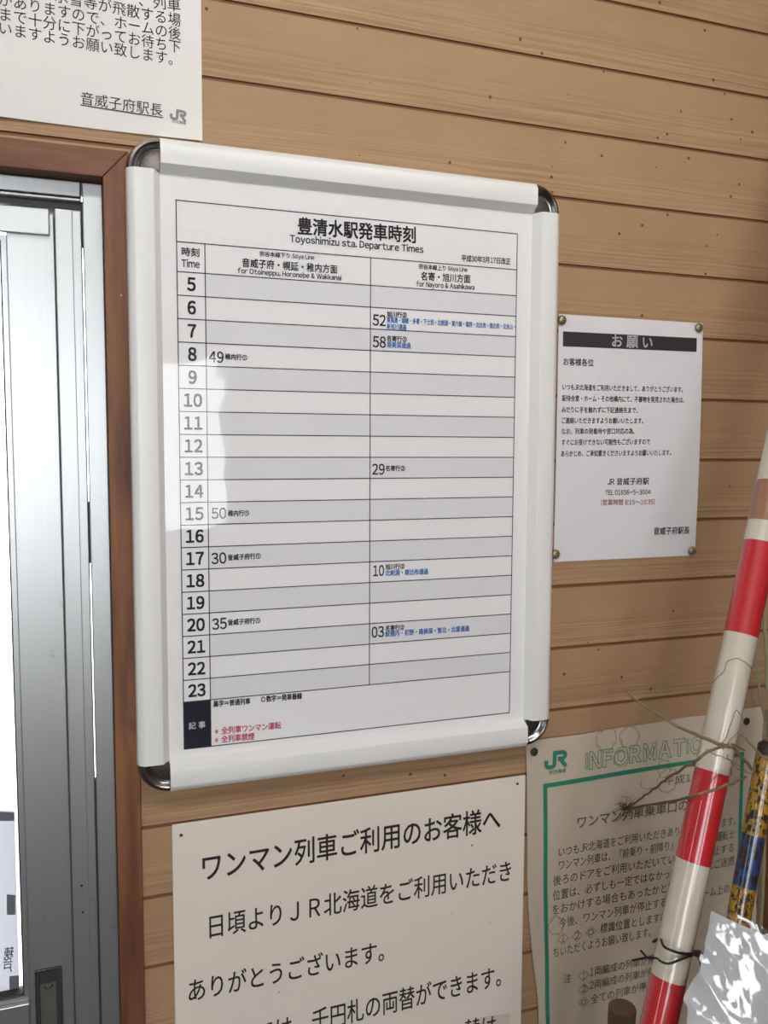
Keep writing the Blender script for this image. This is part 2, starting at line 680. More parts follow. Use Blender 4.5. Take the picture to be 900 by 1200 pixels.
MAT['paint_black'] = simple('black_sign_paint', srgb(40, 36, 34), 0.5, var=0.1)
MAT['teal'] = simple('teal_ink', srgb(46, 132, 106), 0.65, var=0.08, scale=40)
MAT['faded'] = simple('faded_brown_ink', srgb(104, 91, 77), 0.8, var=0.25, scale=90)
MAT['pin_dark'] = simple('dark_pin_head', srgb(52, 46, 34), 0.6, var=0.2, scale=150)
MAT['pole_red'] = simple('red_pole_film', srgb(188, 30, 38), 0.38, var=0.06, scale=25, coat=1.0)
MAT['pole_white'] = simple('off_white_pole_film', srgb(204, 198, 180), 0.38, var=0.03, scale=25, coat=1.0, dirt=srgb(110, 96, 80), dirt_scale=60, dirt_keep=0.85)
MAT['tape'] = simple('tan_packing_tape', srgb(150, 107, 82), 0.3, var=0.05, scale=30, coat=0.4)
MAT['yellow_chip'] = chipped_paint('chipped_yellow_paint', srgb(188, 146, 34), 0.515)
MAT['blue_chip'] = chipped_paint('chipped_blue_paint', srgb(38, 78, 132), 0.51)
MAT['bare'] = simple('bare_dark_metal', srgb(50, 44, 38), 0.5, var=0.3, scale=90)
MAT['twig'] = simple('dry_root', srgb(124, 107, 78), 0.8, var=0.3, scale=120)
MAT['stalk'] = simple('dry_stalk', srgb(150, 144, 112), 0.75, var=0.2, scale=80)
MAT['tangle'] = simple('dark_root_hair', srgb(74, 60, 44), 0.8, var=0.2, scale=120)
MAT['wire'] = simple('black_wire', srgb(32, 29, 26), 0.45, var=0.1)
MAT['stake'] = simple('weathered_brown_wood', srgb(98, 80, 60), 0.75, var=0.25, scale=60)
MAT['sleeve'] = film('crinkled_clear_plastic', 0.09, 70.0, 0.0004, 1.0, ior=2.0, fmax=0.6)
MAT['sheet'] = simple('sleeved_white_sheet', srgb(242, 242, 243), 0.5, var=0.02, scale=20)
MAT['timber'] = simple('brown_wall_timber', srgb(150, 118, 84), 0.7, var=0.12, scale=9)
MAT['ceiling'] = simple('white_ceiling_board', srgb(232, 230, 224), 0.8, var=0.02, scale=5)
MAT['floor'] = simple('grey_concrete', srgb(74, 70, 66), 0.7, var=0.15, scale=12)
MAT['snow'] = simple('pale_gravel', srgb(196, 196, 192), 0.9, var=0.1, scale=4)

# ------------------------------------------------------------------ room shell
RX0, RX1, RY1, RH = ROOM['x0'], ROOM['x1'], ROOM['y1'], ROOM['h']


def siding_strip(x0, x1, z0, z1):
    """horizontal boards with a sunk joint between them, between two heights"""
    prof = [(0.0, z0)]
    k = math.ceil((z0-GZ0)/PITCH_B)
    mats = []
    while GZ0+k*PITCH_B < z1-0.004:
        zc = GZ0+k*PITCH_B
        if zc > z0+0.004:
            for (y, z, mt) in ((0.0, zc-0.0018, 0), (0.0016, zc-0.0012, 1), (0.0020, zc+0.0014, 1), (0.0, zc+0.0022, 1)):
                prof.append((y, z))
                mats.append(mt)
        k += 1
    prof.append((0.0, z1))
    mats.append(0)
    V, F = [], []
    for (y, z) in prof:
        V += [(x0, y, z), (x1, y, z)]
    for i in range(len(prof)-1):
        F.append((2*i, 2*i+1, 2*i+3, 2*i+2))
    n = len(V)
    bv, bf = box(x0, x1, 0.006, 0.1, z0, z1)
    V += bv
    F += [tuple(i+n for i in q) for q in bf]
    mats += [0]*6
    return V, F, mats


CAS_T = 1.8902      # top of the timber door casing
parts = [siding_strip(0.030, RX1+0.1, 0.0, RH), siding_strip(DOOR['x0']-0.025, 0.030, CAS_T, RH), siding_strip(RX0-0.1, DOOR['x0']-0.025, 0.0, RH)]
V, F, MI = [], [], []
for v, f, mi in parts:
    n = len(V)
    V += v
    F += [tuple(i+n for i in q) for q in f]
    MI += mi
o = mk('wall_front', V, F, None, mats=[MAT['siding'], MAT['groove']], midx=MI, origin=(0, 0, 0))
tag(o, 'tan wood-grain horizontal siding wall with brown joints', 'wall', kind='structure')


def wall_with_hole(axis, pos, a0, a1, z1, hole, t):
    h0, h1, g0, g1 = hole
    rects = [(a0, h0, 0, z1), (h1, a1, 0, z1), (h0, h1, 0, g0), (h0, h1, g1, z1)]
    bs = []
    for (p, q, zz0, zz1) in rects:
        if axis == 'y':
            bs.append(box(p, q, min(pos, pos+t), max(pos, pos+t), zz0, zz1))
        else:
            bs.append(box(min(pos, pos+t), max(pos, pos+t), p, q, zz0, zz1))
    return join(*bs)


bw_ = []
for (p, q, zz0, zz1) in [(RX0-0.1, WIN['x0'], 0, RH), (WIN['x0'], WIN['x1'], 0, WIN['z0']), (WIN['x0'], WIN['x1'], WIN['z1'], RH), (WIN['x1'], WIN3['x0'], 0, RH),
                         (WIN3['x0'], WIN3['x1'], 0, WIN3['z0']), (WIN3['x0'], WIN3['x1'], WIN3['z1'], RH), (WIN3['x1'], RX1+0.1, 0, RH)]:
    bw_.append(box(p, q, RY1-0.1, RY1, zz0, zz1))
o = mk('wall_back', *join(*bw_), MAT['timber'])
tag(o, 'brown timber wall behind the camera', 'wall', kind='structure')
o = mk('wall_left', *wall_with_hole('x', RX0, RY1, 0.0, RH, (WINL['y0'], WINL['y1'], WINL['z0'], WINL['z1']), -0.1), MAT['timber'])
tag(o, 'brown timber wall on the left', 'wall', kind='structure')
o = mk('wall_right', *box(RX1, RX1+0.1, RY1, 0.0, 0, RH), MAT['casing'])
tag(o, 'dark timber wall at the right corner', 'wall', kind='structure')
o = mk('floor', *box(RX0-0.1, RX1+0.1, RY1-0.1, 0.1, -0.1, 0.0), MAT['floor'])
tag(o, 'grey concrete floor', 'floor', kind='structure')
o = mk('ceiling', *box(RX0-0.1, RX1+0.1, RY1-0.1, 0.1, RH, RH+0.1), MAT['ceiling'])
tag(o, 'white ceiling', 'ceiling', kind='structure')
o = mk('ground', *box(-9, 9, -11, 8, -0.3, -0.12), MAT['snow'])
tag(o, 'pale gravel ground outside', 'ground', kind='structure')
o = mk('trim_1', *box(RX1-0.020, RX1-0.0005, -0.022, -0.0005, 0, RH), MAT['casing'], bevel=0.003)
tag(o, 'brown timber corner trim', 'trim', kind='structure')

# added lamp, out of view: steepens the wall's falloff from top to bottom
cl = empty('added_lamp', (ADDED_LAMP[0], ADDED_LAMP[1], RH))
tag(cl, 'added fluorescent lamp, out of view above and before the timetable', 'added lamp')
mk('added_lamp_housing', *box(ADDED_LAMP[0]-0.62, ADDED_LAMP[0]+0.62, ADDED_LAMP[1]-0.10, ADDED_LAMP[1]+0.10, RH-0.05, RH-0.0005), MAT['frame_white'], cl, bevel=0.01)
m_l, nt, b = new_mat('added_lamp_glow')
b.inputs['Base Color'].default_value = (0.9, 0.9, 0.9, 1)
b.inputs['Emission Color'].default_value = (1.0, 0.985, 0.965, 1)
b.inputs['Emission Strength'].default_value = ADDED_LAMP_STRENGTH
for dy in (-0.05, 0.05):
    mk('added_lamp_tube', *tube([(ADDED_LAMP[0]-0.59, ADDED_LAMP[1]+dy, RH-0.072), (ADDED_LAMP[0]+0.59, ADDED_LAMP[1]+dy, RH-0.072)], 0.016, 12), m_l, cl, smooth=True)

# windows that light the room
for nm_, W_, nb, lab in (('window_1', WIN, 1, 'wide daylight window in the wall behind the camera'), ('window_3', WIN3, 1, 'small daylight window in the wall behind the camera')):
    w = empty(nm_, ((W_['x0']+W_['x1'])/2, RY1-0.05, W_['z0']))
    tag(w, lab, 'window', kind='structure')
    x0, x1, z0, z1 = W_['x0'], W_['x1'], W_['z0'], W_['z1']
    ya, yb = RY1-0.08, RY1-0.03
    bars = [box(x0, x1, ya, yb, z0, z0+0.04), box(x0, x1, ya, yb, z1-0.04, z1), box(x0, x0+0.04, ya, yb, z0, z1), box(x1-0.04, x1, ya, yb, z0, z1)]
    for i in range(1, nb):
        xm = x0+(x1-x0)*i/nb
        bars.append(box(xm-0.025, xm+0.025, ya, yb, z0, z1))
    mk('window_frame', *join(*bars), MAT['alu'], w)
    mk('window_pane', *box(x0+0.01, x1-0.01, RY1-0.058, RY1-0.054, z0+0.01, z1-0.01), MAT['glass'], w)
w = empty('window_2', (RX0-0.05, (WINL['y0']+WINL['y1'])/2, WINL['z0']))
tag(w, 'small daylight window in the left wall', 'window', kind='structure')
y0, y1, z0, z1 = WINL['y0'], WINL['y1'], WINL['z0'], WINL['z1']
xa, xb = RX0-0.08, RX0-0.03
ym = (y0+y1)/2
bars = [box(xa, xb, y0, y1, z0, z0+0.04), box(xa, xb, y0, y1, z1-0.04, z1), box(xa, xb, y0, y0+0.04, z0, z1), box(xa, xb, y1-0.04, y1, z0, z1)]
mk('window_frame', *join(*bars), MAT['alu'], w)
mk('window_pane', *box(RX0-0.058, RX0-0.054, y0+0.01, y1-0.01, z0+0.01, z1-0.01), MAT['glass'], w)

# ------------------------------------------------------------------ door with its casing
DX0, DX1, DZ1 = DOOR['x0'], DOOR['x1'], DOOR['z1']
cas = empty('trim_2', ((DX0+DX1)/2, 0.0, 0.0))
tag(cas, 'reddish brown timber door casing with mitred corners', 'trim', kind='structure')
CW, CF, CB = 0.0245, -0.0045, 0.075


def casing_prism(poly, y0, y1):
    n = len(poly)
    V = [(x, y0, z) for x, z in poly]+[(x, y1, z) for x, z in poly]
    F = [tuple(range(n)), tuple(range(2*n-1, n-1, -1))]
    for i in range(n):
        j = (i+1) % n
        F.append((i, n+i, n+j, j))
    return V, F


g = 0.0004
mk('casing_post', *casing_prism([(DX1, 0), (DX1+CW, 0), (DX1+CW, CAS_T), (DX1, DZ1)][::1], CF, CB), MAT['casing'], cas, bevel=0.0008)
mk('casing_post', *casing_prism([(DX0-CW, 0), (DX0, 0), (DX0, DZ1), (DX0-CW, CAS_T)], CF, CB), MAT['casing'], cas, bevel=0.0008)
mk('casing_head', *casing_prism([(DX0+g, DZ1+g), (DX1-g, DZ1+g), (DX1+CW-g, CAS_T), (DX0-CW+g, CAS_T)], CF, CB), MAT['casing_head'], cas, bevel=0.0008)

dr = empty('door_1', ((DX0+DX1)/2, 0.03, 0.0))
tag(dr, 'aluminium sliding door with a glass pane at the left', 'door', kind='structure')
# fixed outer frame
mk('frame_post', *box(-0.0110, DX1-0.0003, 0.018, 0.072, 0, DZ1-0.0003), MAT['alu'], dr, bevel=0.0012)
mk('frame_post', *box(DX0+0.0003, DX0+0.02, 0.018, 0.072, 0, DZ1-0.0003), MAT['alu'], dr, bevel=0.0012)
mk('frame_head', *join(box(DX0+0.021, -0.0124, 0.018, 0.072, 1.8478, DZ1-0.0003), box(DX0+0.021, -0.0124, 0.0182, 0.026, 1.8435, 1.8465)), MAT['alu'], dr, bevel=0.0010)
mk('head_track', *box(DX0+0.021, -0.0124, 0.0285, 0.070, 1.8380, 1.8478), MAT['grime'], dr)
mk('side_track', *join(box(-0.0375, -0.0125, 0.028, 0.07, 0, 1.8375), box(-0.0215, -0.0125, 0.0266, 0.029, 0, 1.8365)), MAT['alu'], dr, bevel=0.0008)
# the seal has gaps where daylight shows through
mk('seal_strip', *join(*[box(-0.0124, -0.0111, 0.0235, 0.060, za_, zb_) for za_, zb_ in [(0.0, 1.2341), (1.4777, 1.5402), (1.8069, 1.845)]]), MAT['gasket'], dr)
mk('stile_seal', *box(-0.0383, -0.0376, 0.034, 0.06, 0, 1.83), MAT['grime'], dr)
# sliding leaf: stiles, rails, glazing bead, pane
LZ1 = 1.834
mk('door_stile', *box(-0.0835, -0.0384, 0.035, 0.066, 0.02, LZ1), MAT['alu'], dr, bevel=0.0012)
mk('door_stile', *box(DX0+0.03, DX0+0.075, 0.035, 0.066, 0.02, LZ1), MAT['alu'], dr, bevel=0.0012)
mk('door_rail', *box(DX0+0.021, -0.0428, 0.0300, 0.0345, 1.8107, 1.8370), MAT['alu'], dr, bevel=0.0010)
mk('door_rail', *box(DX0+0.075, -0.0835, 0.035, 0.066, 0.02, 1.0035), MAT['alu'], dr, bevel=0.0012)
gx0, gx1, gz0, gz1 = DX0+0.076, -0.0837, 1.0040, 1.8100
mk('glazing_bead', *join(box(gx1-0.0050, gx1, 0.0405, 0.060, gz0, gz1), box(gx0, gx1-0.005, 0.0405, 0.060, gz0, gz0+0.0045),
                         box(gx0, gx1-0.005, 0.0405, 0.060, gz1-0.005, gz1), box(gx0, gx0+0.005, 0.0405, 0.060, gz0, gz1)), MAT['alu'], dr)
bz = gz0+0.0045
mk('glazing_gasket', *join(box(gx1-0.0068, gx1-0.0050, 0.044, 0.058, bz, gz1-0.005), box(gx0+0.005, gx1-0.0068, 0.044, 0.058, bz, bz+0.0022)), MAT['gasket'], dr)
mk('glass_pane', *box(gx0+0.004, gx1-0.004, 0.050, 0.054, gz0+0.004, gz1-0.004), MAT['glass'], dr)
# recessed pull
hx0, hx1, hz1, hz0 = -0.0775, -0.0505, 1.0395, 0.872
hb = join(box(hx0, hx1, 0.0325, 0.0348, hz1-0.0035, hz1), box(hx0, hx0+0.0045, 0.0325, 0.0348, hz0, hz1-0.0035), box(hx1-0.006, hx1, 0.0325, 0.0348, hz0, hz1-0.0035), box(hx0, hx1, 0.0325, 0.0348, hz0-0.0035, hz0))
pull = mk('door_pull', *hb, MAT['gasket'], dr, bevel=0.0008)
tag(pull, 'black recessed door pull')
mk('pull_edge', *join(box(hx0+0.0006, hx1-0.003, 0.0316, 0.0324, hz1-0.0014, hz1-0.0002), box(hx0+0.0003, hx0+0.0011, 0.0316, 0.0324, hz0, hz1-0.002)), MAT['chrome'], pull)
mk('pull_plate', *box(hx0+0.0045, hx1-0.006, 0.0340, 0.0348, hz1-0.0165, hz1-0.0035), MAT['gasket'], pull)
mk('pull_recess', *box(hx0+0.0045, hx1-0.006, 0.0344, 0.0349, hz0, hz1-0.0170), MAT['grime'], pull)
sc_ = [tube([(x, 0.0340, hz1-0.009), (x, 0.0332, hz1-0.009)], 0.0009, 8) for x in (-0.0665, -0.0625)]
mk('pull_screw', *join(*sc_), MAT['chrome'], pull)
lv = [(-0.064+0.004*math.cos(a), 0.0337, hz1-0.019+0.0038*math.sin(a)) for a in [math.pi+math.pi*i/8 for i in range(9)]]
mk('pull_latch', *tube(lv, 0.0008, 6), MAT['chrome'], pull)

# paper put up on the far side of the door glass, its writing seen from behind
m_tr, nt, b = new_mat('backlit_paper')
tl = nt.nodes.new('ShaderNodeBsdfTranslucent')
tl.inputs['Color'].default_value = (0.125, 0.121, 0.128, 1)
df = nt.nodes.new('ShaderNodeBsdfDiffuse')
nt.links.new(mix_col(nt, noise_n(nt, coords(nt), 20, 3), (0.16, 0.16, 0.165, 1), (0.19, 0.19, 0.195, 1)), df.inputs['Color'])
ad = nt.nodes.new('ShaderNodeAddShader')
nt.links.new(tl.outputs[0], ad.inputs[0])
nt.links.new(df.outputs[0], ad.inputs[1])
nt.links.new(ad.outputs[0], nt.nodes['Material Output'].inputs['Surface'])
m_tr2, nt, b = new_mat('show_through_ink')
tl = nt.nodes.new('ShaderNodeBsdfTranslucent')
tl.inputs['Color'].default_value = (0.100, 0.098, 0.104, 1)
df = nt.nodes.new('ShaderNodeBsdfDiffuse')
nt.links.new(mix_col(nt, noise_n(nt, coords(nt), 20, 3), (0.10, 0.10, 0.105, 1), (0.12, 0.12, 0.125, 1)), df.inputs['Color'])
ad = nt.nodes.new('ShaderNodeAddShader')
nt.links.new(tl.outputs[0], ad.inputs[0])
nt.links.new(df.outputs[0], ad.inputs[1])
nt.links.new(ad.outputs[0], nt.nodes['Material Output'].inputs['Surface'])
pA, pB, pC, pD = (-0.1568, 0.0545, 1.2227), (-0.0942, 0.0545, 1.2100), (-0.0950, 0.0545, 1.0025), (-0.1638, 0.0545, 1.0122)
op = mk('door_notice', *quad(pD, pC, pB, pA), m_tr)
tag(op, 'grey backlit paper on the outside of the door glass, its writing reversed', 'notice')
q = []
for (u0, u1, v0, v1) in []:
    pass
blk = (quad((-0.1050, 0.0543, 1.0958), (-0.0966, 0.0543, 1.0942), (-0.0960, 0.0543, 1.1162), (-0.1044, 0.0543, 1.1187)),
           quad((-0.1051, 0.0543, 1.0049), (-0.0954, 0.0543, 1.0037), (-0.0952, 0.0543, 1.0252), (-0.1045, 0.0543, 1.0262)),
           quad((-0.1572, 0.0543, 1.2081), (-0.0945, 0.0543, 1.1988), (-0.0943, 0.0543, 1.2082), (-0.1568, 0.0543, 1.2210)))
for b_ in blk:
    mk('show_through_block', *b_, m_tr2, op)
lettering('reversed_lettering', [("穂", -0.1099, 1.0448, -0.1006, 1.0438, 0.0144, 'k'), ("戸", -0.1111, 1.0315, -0.1018, 1.0305, 0.0125, 'k')], 0.0543, m_tr2, op, bold=0.012, mirror=True)

# ------------------------------------------------------------------ timetable in its snap frame
FX0, FX1, FZ0, FZ1 = 0.0300, 0.5140, 1.2380, 1.9035     # outer edges
BW = 0.0325                                               # bar width
FY = -0.0052                                              # back of the frame, clear of the casing
fr = empty('timetable_frame', ((FX0+FX1)/2, FY, FZ0))
tag(fr, 'large white snap frame with chrome corners holding the departure timetable', 'poster frame')
PY = -0.0100                                              # face of the poster

PROF = [(0.0, -0.0060), (0.0, -0.0112), (0.0004, -0.0118), (0.0056, -0.0212), (0.0064, -0.0222), (0.0076, -0.0226), (0.0240, -0.0226), (0.0258, -0.0222),
        (0.0303, -0.0186), (0.0316, -0.0166), (0.0325, -0.0130), (0.0325, FY)]


def bar_geo(side):
    """one extruded bar, square cut, its thin inner lip running on to meet the next bar"""
    V, F = [], []
    n = len(PROF)
    for end in (0, 1):
        for (w_, y) in PROF:
            cut = BW if w_ > 0.0001 else BW
            d = max(0.0, 0.0070-w_)*0.0
            if side in 'tb':
                x = FX0+cut+d+0.0003 if end == 0 else FX1-cut-d-0.0003
                z = FZ1-BW+w_ if side == 't' else FZ0+BW-w_
                V.append((x, y, z))
            else:
                z = FZ0+cut+d+0.0003 if end == 0 else FZ1-cut-d-0.0003
                x = FX0+BW-w_ if side == 'l' else FX1-BW+w_
                V.append((x, y, z))
    for i in range(n-1):
        F.append((i, i+1, n+i+1, n+i))
    F.append(tuple(range(n)))
    F.append(tuple(range(2*n-1, n-1, -1)))
    return V, F


for s, nm in (('t', 'top_rail'), ('b', 'bottom_rail'), ('l', 'side_rail'), ('r', 'side_rail')):
    o = mk(nm, *bar_geo(s), MAT['frame_white'], fr, smooth=True, sharp=28)
    bm = bmesh.new(); bm.from_mesh(o.data); bmesh.ops.recalc_face_normals(bm, faces=bm.faces); bm.to_mesh(o.data); bm.free()


def corner_cap(cx, cz, sx, sz):
    """quarter-round cast corner: raised outer rim, channel, rough inner web"""
    n = 16
    prof = [(0.0322, FY), (0.0322, -0.0120), (0.0312, -0.0160), (0.0295, -0.0185), (0.0270, -0.0192), (0.0250, -0.0180), (0.0238, -0.0155),
            (0.0212, -0.0142), (0.0196, -0.0165), (0.0182, -0.0175), (0.0010, -0.0172)]
    V, F = [], []
    for k in range(n+1):
        a = math.pi/2*k/n
        for (r, y) in prof:
            V.append((cx+sx*r*math.cos(a), y, cz+sz*r*math.sin(a)))
    m = len(prof)
    MI = []
    for k in range(n):
        for i in range(m-1):
            q = (k*m+i, (k+1)*m+i, (k+1)*m+i+1, k*m+i+1)
            F.append(q if sx*sz > 0 else q[::-1])
            MI.append(1 if i >= 8 else 0)
    for k in (0, n):
        F.append(tuple(k*m+i for i in range(m)))
        MI.append(0)
    o = mk('corner_cap', V, F, None, fr, smooth=True, mats=[MAT['chrome'], MAT['chrome_rough']], midx=MI)
    bm = bmesh.new(); bm.from_mesh(o.data); bmesh.ops.recalc_face_normals(bm, faces=bm.faces); bm.to_mesh(o.data); bm.free()
    return o


corner_cap(FX0+BW, FZ1-BW, -1, 1)
corner_cap(FX1-BW, FZ1-BW, 1, 1)
corner_cap(FX0+BW, FZ0+BW, -1, -1)
corner_cap(FX1-BW, FZ0+BW, 1, -1)
mk('backing_board', *box(FX0+BW-0.006, FX1-BW+0.006, -0.0090, FY, FZ0+BW-0.006, FZ1-BW+0.006), MAT['bare'], fr)
ps = mk('timetable_sheet', *box(FX0+BW-0.004, FX1-BW+0.004, PY, -0.0093, FZ0+BW-0.004, FZ1-BW+0.004), MAT['poster'], fr)
tag(ps, 'printed white departure timetable sheet')
TX, TZ = 0.07802, 1.84622
TW, H1, H2, TP, TN, C1, C2 = 0.38412, 0.04070, 0.02961, 0.02342, 0.05077, 0.02800, 0.20578


def tz(k):
    return TZ-H1-H2-TP*k


TB = tz(19)-TN
# grey bands on the odd hours
bands = [quad((TX+C1, PY-0.00015, tz(k+1)), (TX+TW, PY-0.00015, tz(k+1)), (TX+TW, PY-0.00015, tz(k)), (TX+C1, PY-0.00015, tz(k))) for k in range(0, 19, 2)]
mk('row_band', *join(*bands), MAT['stripe'], ps)
mk('remarks_cell', *quad((TX, PY-0.00015, TB), (TX+C1, PY-0.00015, TB), (TX+C1, PY-0.00015, tz(19)), (TX, PY-0.00015, tz(19))), MAT['navy'], ps)
LW = 0.00105
rules = []


def rule(xa, za, xb, zb):
    h = LW/2
    if abs(xa-xb) < 1e-6:
        rules.append(quad((xa-h, PY-0.0003, zb-h), (xa+h, PY-0.0003, zb-h), (xa+h, PY-0.0003, za+h), (xa-h, PY-0.0003, za+h)))
    else:
        rules.append(quad((xa-h, PY-0.0003, za-h), (xb+h, PY-0.0003, za-h), (xb+h, PY-0.0003, za+h), (xa-h, PY-0.0003, za+h)))


for z in [TZ, TZ-H1]+[tz(k) for k in range(20)]+[TB]:
    rule(TX, z, TX+TW, z)
rule(TX, TZ, TX, TB)
rule(TX+TW, TZ, TX+TW, TB)
rule(TX+C1, TZ-H1, TX+C1, TB)
rule(TX+C2, TZ-H1, TX+C2, tz(19))
mk('table_rules', *join(*rules), MAT['line'], ps)
YL = PY-0.0005
hours = []
for k in range(19):
    s = str(k+5)
    gv, _ = glyphs(s, 0.026)
    a, b_ = ext(gv, 0)
    hh = TP*0.545
    wid = (b_-a)*hh/(H_HI-H_LO)*0.95
    zc = (tz(k)+tz(k+1))/2-hh/2
    hours.append((s, TX+C1/2-wid/2, zc, TX+C1/2+wid/2, zc, hh, 'l'))
lettering('hour_numeral', hours, YL, MAT['black'], ps, bold=0.030)
lettering('title_lettering', [
    ("豊清水駅発車時刻", 0.2026, 1.8236, 0.3363, 1.8253, 0.0165, 'k'),
    ], YL, MAT['black'], ps, bold=0.024)
lettering('heading_text', [
    ("Toyoshimizu sta. Departure Times", 0.1942, 1.8149, 0.3455, 1.8156, 0.0071, 'l'),
    ("平成30年3月17日改正", 0.3918, 1.8099, 0.4538, 1.8107, 0.0069, 'k'),
    ("時刻", 0.0828, 1.7919, 0.1005, 1.7919, 0.0081, 'k'),
    ("Time", 0.0826, 1.7809, 0.1006, 1.7811, 0.0072, 'l'),
    ("宗谷本線下り Sōya Line", 0.1621, 1.7975, 0.2206, 1.7981, 0.0051, 'k'),
    ("音威子府・幌延・稚内方面", 0.1438, 1.7853, 0.2461, 1.7857, 0.0085, 'k'),
    ("for Otoineppu, Horonobe & Wakkanai", 0.1391, 1.7788, 0.2506, 1.7790, 0.0050, 'l'),
    ("宗谷本線上り Sōya Line", 0.3400, 1.7976, 0.3994, 1.7982, 0.0054, 'k'),
    ("名寄・旭川方面", 0.3428, 1.7856, 0.4031, 1.7863, 0.0087, 'k'),
    ("for Nayoro & Asahikawa", 0.3372, 1.7785, 0.4084, 1.7793, 0.0054, 'l'),
    ], YL, MAT['black'], ps, bold=0.020)
lettering('departure_numeral', [
    ("49", 0.1086, 1.6867, 0.1237, 1.6863, 0.0110, 'l'), ("50", 0.1095, 1.5242, 0.1249, 1.5244, 0.0113, 'l'),
    ("30", 0.1089, 1.4765, 0.1245, 1.4769, 0.0114, 'l'), ("35", 0.1089, 1.4064, 0.1243, 1.4069, 0.0116, 'l'),
    ("52", 0.2863, 1.7332, 0.3014, 1.7330, 0.0116, 'l'), ("58", 0.2864, 1.7096, 0.3016, 1.7094, 0.0117, 'l'),
    ("29", 0.2862, 1.5695, 0.3010, 1.5694, 0.0116, 'l'), ("10", 0.2878, 1.4552, 0.3008, 1.4553, 0.0118, 'l'),
    ("03", 0.2864, 1.3850, 0.3011, 1.3853, 0.0120, 'l'),
    ], YL, MAT['black'], ps, bold=0.016)
lettering('destination_text', [
    ("稚内行①", 0.1252, 1.6900, 0.1482, 1.6896, 0.0056, 'k'), ("稚内行①", 0.1264, 1.5265, 0.1489, 1.5265, 0.0058, 'k'),
    ("音威子府行①", 0.1259, 1.4796, 0.1609, 1.4802, 0.0059, 'k'), ("音威子府行①", 0.1252, 1.4100, 0.1599, 1.4102, 0.0059, 'k'),
    ("旭川行②", 0.3027, 1.7431, 0.3262, 1.7431, 0.0059, 'k'), ("名寄行②", 0.3028, 1.7164, 0.3264, 1.7166, 0.0060, 'k'),
    ("名寄行②", 0.3020, 1.5732, 0.3252, 1.5731, 0.0059, 'k'), ("旭川行②", 0.3024, 1.4619, 0.3254, 1.4618, 0.0060, 'k'),
    ("名寄行②", 0.3027, 1.3914, 0.3257, 1.3912, 0.0061, 'k'),
    ("黒字＝普通列車", 0.1089, 1.3228, 0.1484, 1.3223, 0.0064, 'k'), ("○数字＝発車番線", 0.1602, 1.3228, 0.2055, 1.3224, 0.0065, 'k'),
    ], YL, MAT['black'], ps, bold=0.032)
lettering('passing_stations_text', [
    ("東風連・瑞穂・多寄・下士別・北剣淵・東六線・塩狩・北比布・南比布・北永山・", 0.3027, 1.7370, 0.4611, 1.7371, 0.0058, 'k'),
    ("新旭川通過", 0.3028, 1.7300, 0.3258, 1.7298, 0.0057, 'k'), ("南美深通過", 0.3029, 1.7097, 0.3313, 1.7096, 0.0062, 'k'),
    ("北剣淵・南比布通過", 0.3024, 1.4547, 0.3546, 1.4543, 0.0063, 'k'),
    ("紋穂内・初野・南美深・智北・北星通過", 0.3027, 1.3849, 0.4075, 1.3842, 0.0064, 'k'),
    ], YL, MAT['blue'], ps, bold=0.028)
lettering('remark_text', [
    ("※全列車ワンマン運転", 0.1100, 1.2923, 0.1819, 1.2913, 0.0074, 'k'), ("※全列車禁煙", 0.1099, 1.2828, 0.1526, 1.2823, 0.0074, 'k'),
    ], YL, MAT['pink'], ps, bold=0.022)
lettering('remarks_heading', [("記 事", 0.0830, 1.3013, 0.1004, 1.3012, 0.0070, 'k')], YL, MAT['white_ink'], ps, bold=0.006)
# clear cover sheet, very slightly bowed
V, F = [], []
nx, nz = 24, 32
cx0, cx1, cz0, cz1 = FX0+BW-0.0015, FX1-BW+0.0015, FZ0+BW-0.0015, FZ1-BW+0.0015
for j in range(nz+1):
    for i in range(nx+1):
        s, t = i/nx, j/nz
        x, z = cx0+(cx1-cx0)*s, cz0+(cz1-cz0)*t
        e = min(s, 1-s, t, 1-t)
        yy = -0.01125-0.0002*math.sin(math.pi*s)*math.sin(math.pi*t)
        V.append((x, yy, z))
for j in range(nz):
    for i in range(nx):
        a = j*(nx+1)+i
        F.append((a, a+1, a+nx+2, a+nx+1))
o = mk('cover_sheet', V, F, MAT['cover'], fr, smooth=True)
tag(o, 'clear glossy plastic cover sheet')

# ------------------------------------------------------------------ paper at the top left
tl_a, tl_b = (-0.1324, -0.0012, 1.9073), (0.1058, -0.0012, 1.9094)
V, F = [], []
NX, NZ = 30, 40
px1, pz0 = tl_b[0], tl_b[2]
px0, pzt = -0.190, 2.20
for j in range(NZ+1):
    for i in range(NX+1):
        s, t = i/NX, j/NZ
        x = px0+(px1-px0)*s+0.0010*t
        z = pz0+(pzt-pz0)*t-0.001*(1-s)
        y = -0.0014-0.0030*(1-t)**3*(0.5+0.5*math.sin(s*7.0))
        V.append((x, y, z))
for j in range(NZ):
    for i in range(NX):
        a = j*(NX+1)+i
        F.append((a, a+1, a+NX+2, a+NX+1))
pp = mk('paper_notice', V, F, MAT['paper'], smooth=True)
tag(pp, 'white paper notice above the door with a small grey logo', 'notice')
YP = 0.0


def on_paper(geo):
    """lay writing just above the slightly curling sheet"""
    V, F = geo
    out = []
    for (x, y, z) in V:
        t = min(max((z-pz0)/(pzt-pz0), 0), 1)
        s = min(max((x-px0-0.0010*t)/(px1-px0), 0), 1)
        out.append((x, y-0.0018-0.0030*(1-t)**3*(0.5+0.5*math.sin(s*7.0)), z))
    return out, F


def paper_text(name, items, mat, bold=0.0):
    for i in items:
        mk(name, *on_paper(text_geo(i, 0.0, bold)), mat, pp)


